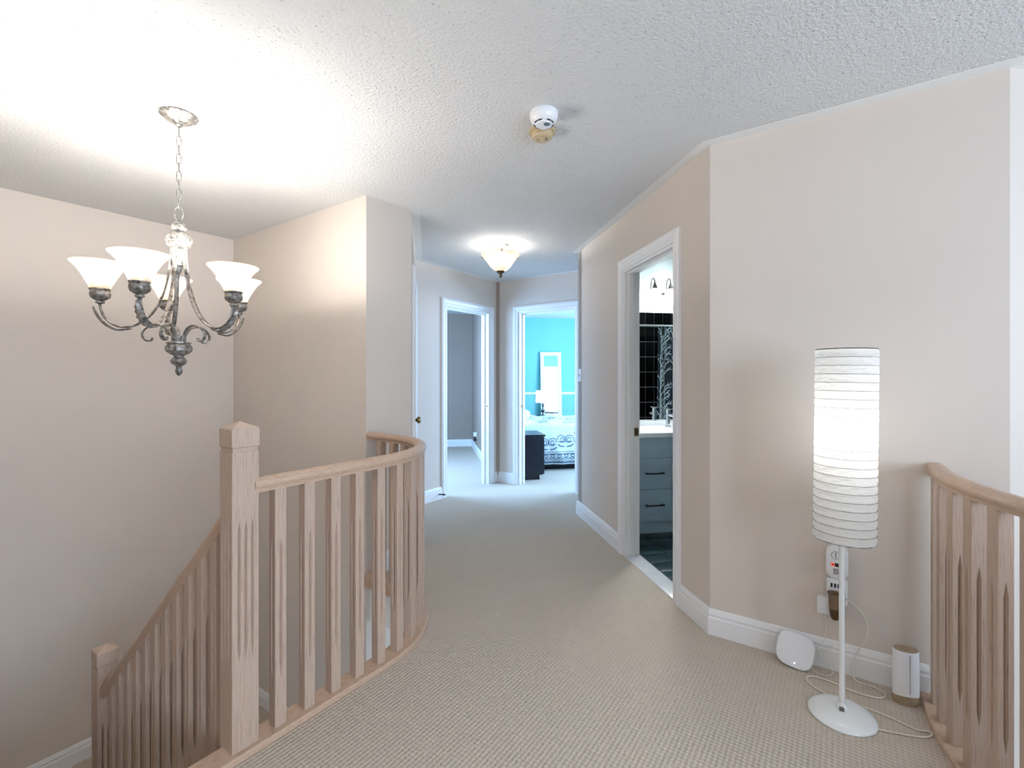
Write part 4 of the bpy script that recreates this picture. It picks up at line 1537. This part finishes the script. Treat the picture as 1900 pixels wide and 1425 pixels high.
for i in range(14):
    uc = 0.25 + 0.12 * i
    vc = 0.72 + 0.25 * (i % 3)
    cribbon(mb, [(uc + 0.05 * math.cos(0.5 * k_), vc + 0.09 * math.sin(0.5 * k_) + 0.01 * k_) for k_ in range(10)], 0.008)
mb.build('ornamental_print', 'print_slate', cf, label='slate scroll and border print')
mb = MB()
for uc in (0.5, 1.02):
    cribbon(mb, [(uc - 0.03, 0.425), (uc, 0.435), (uc + 0.03, 0.425)], 0.012)
mb.build('red_motif', 'print_red', cf)
for (y, lb) in ((0.40, 'white pillow at the head of the bed, on the door side'), (1.15, 'white pillow at the head of the bed, on the lamp side')):
    bm = bmesh.new()
    bmesh.ops.create_uvsphere(bm, u_segments=20, v_segments=12, radius=1)
    for v in bm.verts:
        x, y_, z = v.co
        v.co = (0.20 * math.copysign(abs(x) ** 0.7, x), 0.32 * math.copysign(abs(y_) ** 0.7, y_), 0.085 * z)
    me = bpy.data.meshes.new('pillow')
    bm.to_mesh(me)
    bm.free()
    me.materials.append(MATS['bed_linen'])
    for p in me.polygons:
        p.use_smooth = True
    o = bpy.data.objects.new('pillow', me)
    COL.objects.link(o)
    w = xy(6.33 + y, 1.02 + 0.24)
    o.location = (w[0], w[1], 0.72)
    o.rotation_euler = (0, R(-14), RZ)
    tag(o, lb, 'pillow')

tl = thing('table_lamp', 'small turned table lamp with lit cream drum shade', 'table lamp', xy(8.47, 2.10) + (0.56,), RZ)
MB().lathe([(0, 0), (0.065, 0), (0.065, 0.012), (0.04, 0.022), (0.018, 0.04), (0.016, 0.06), (0.034, 0.085), (0.036, 0.11), (0.016, 0.14), (0.013, 0.17), (0.026, 0.20), (0.024, 0.225), (0.010, 0.245), (0.008, 0.30), (0, 0.30)], 24).build('base', 'metal_grey', tl)
MB().lathe([(0.135, 0.25), (0.125, 0.47)], 36).build('lamp_shade', 'lamp_fabric', tl)
mb = MB()
for q in (0, 120, 240):
    mb.tube([(0.0, 0, 0.30), (0.130 * math.cos(R(q)), 0.130 * math.sin(R(q)), 0.33)], 0.0015, 5)
mb.build('shade_spider', 'metal_grey', tl)
MB().lathe([(0.012, 0.30), (0.026, 0.335), (0.028, 0.355), (0.018, 0.38), (0, 0.386)], 14).build('bulb', 'bulb', tl)
bulb_light('table_lamp_bulb_light', tl, (0, 0, 0.36), 14, (1, 0.82, 0.60), 0.028)

lmr = thing('leaning_mirror', 'tall white framed mirror leaning on the teal bedroom wall', 'mirror', xy(9.0, 2.41) + (0,), RZ)
Ml = Matrix.Rotation(R(-3.2), 4, 'X')
mb = MB()
mb.box(-0.21, -0.14, -0.012, 0.012, 0, 1.77, Ml)
mb.box(0.14, 0.21, -0.012, 0.012, 0, 1.77, Ml)
mb.box(-0.14, 0.14, -0.012, 0.012, 1.70, 1.77, Ml)
mb.box(-0.14, 0.14, -0.012, 0.012, 0, 0.07, Ml)
mb.build('frame', 'trim_white', lmr)
MB().box(-0.14, 0.14, 0.0, 0.008, 0.07, 1.70, Ml).build('mirror_glass', 'mirror_glass', lmr)
# white closet doors on the bedroom front wall (seen in that mirror)
cd = sempty('door_5', 'white panelled closet doors facing the leaning mirror', 'door', xy(4.39, 3.4) + (0,), R(135))
for sx in (-1, 1):
    lf = MB().box(-0.38 + sx * 0.385, 0.38 + sx * 0.385, -0.03, 0.0, 0.01, 2.03).build('door_leaf', 'trim_white', cd)
    mb = MB()
    for (z0, z1) in ((0.15, 0.85), (1.0, 1.9)):
        mb.box(-0.27 + sx * 0.385, 0.27 + sx * 0.385, -0.036, -0.03, z0, z1, bev=0.002)
    mb.build('panel', 'trim_white', lf)
mb = MB()
casing(mb, -0.77, 0.77, 2.04, 1)
mb.build('casing', 'trim_white', cd)
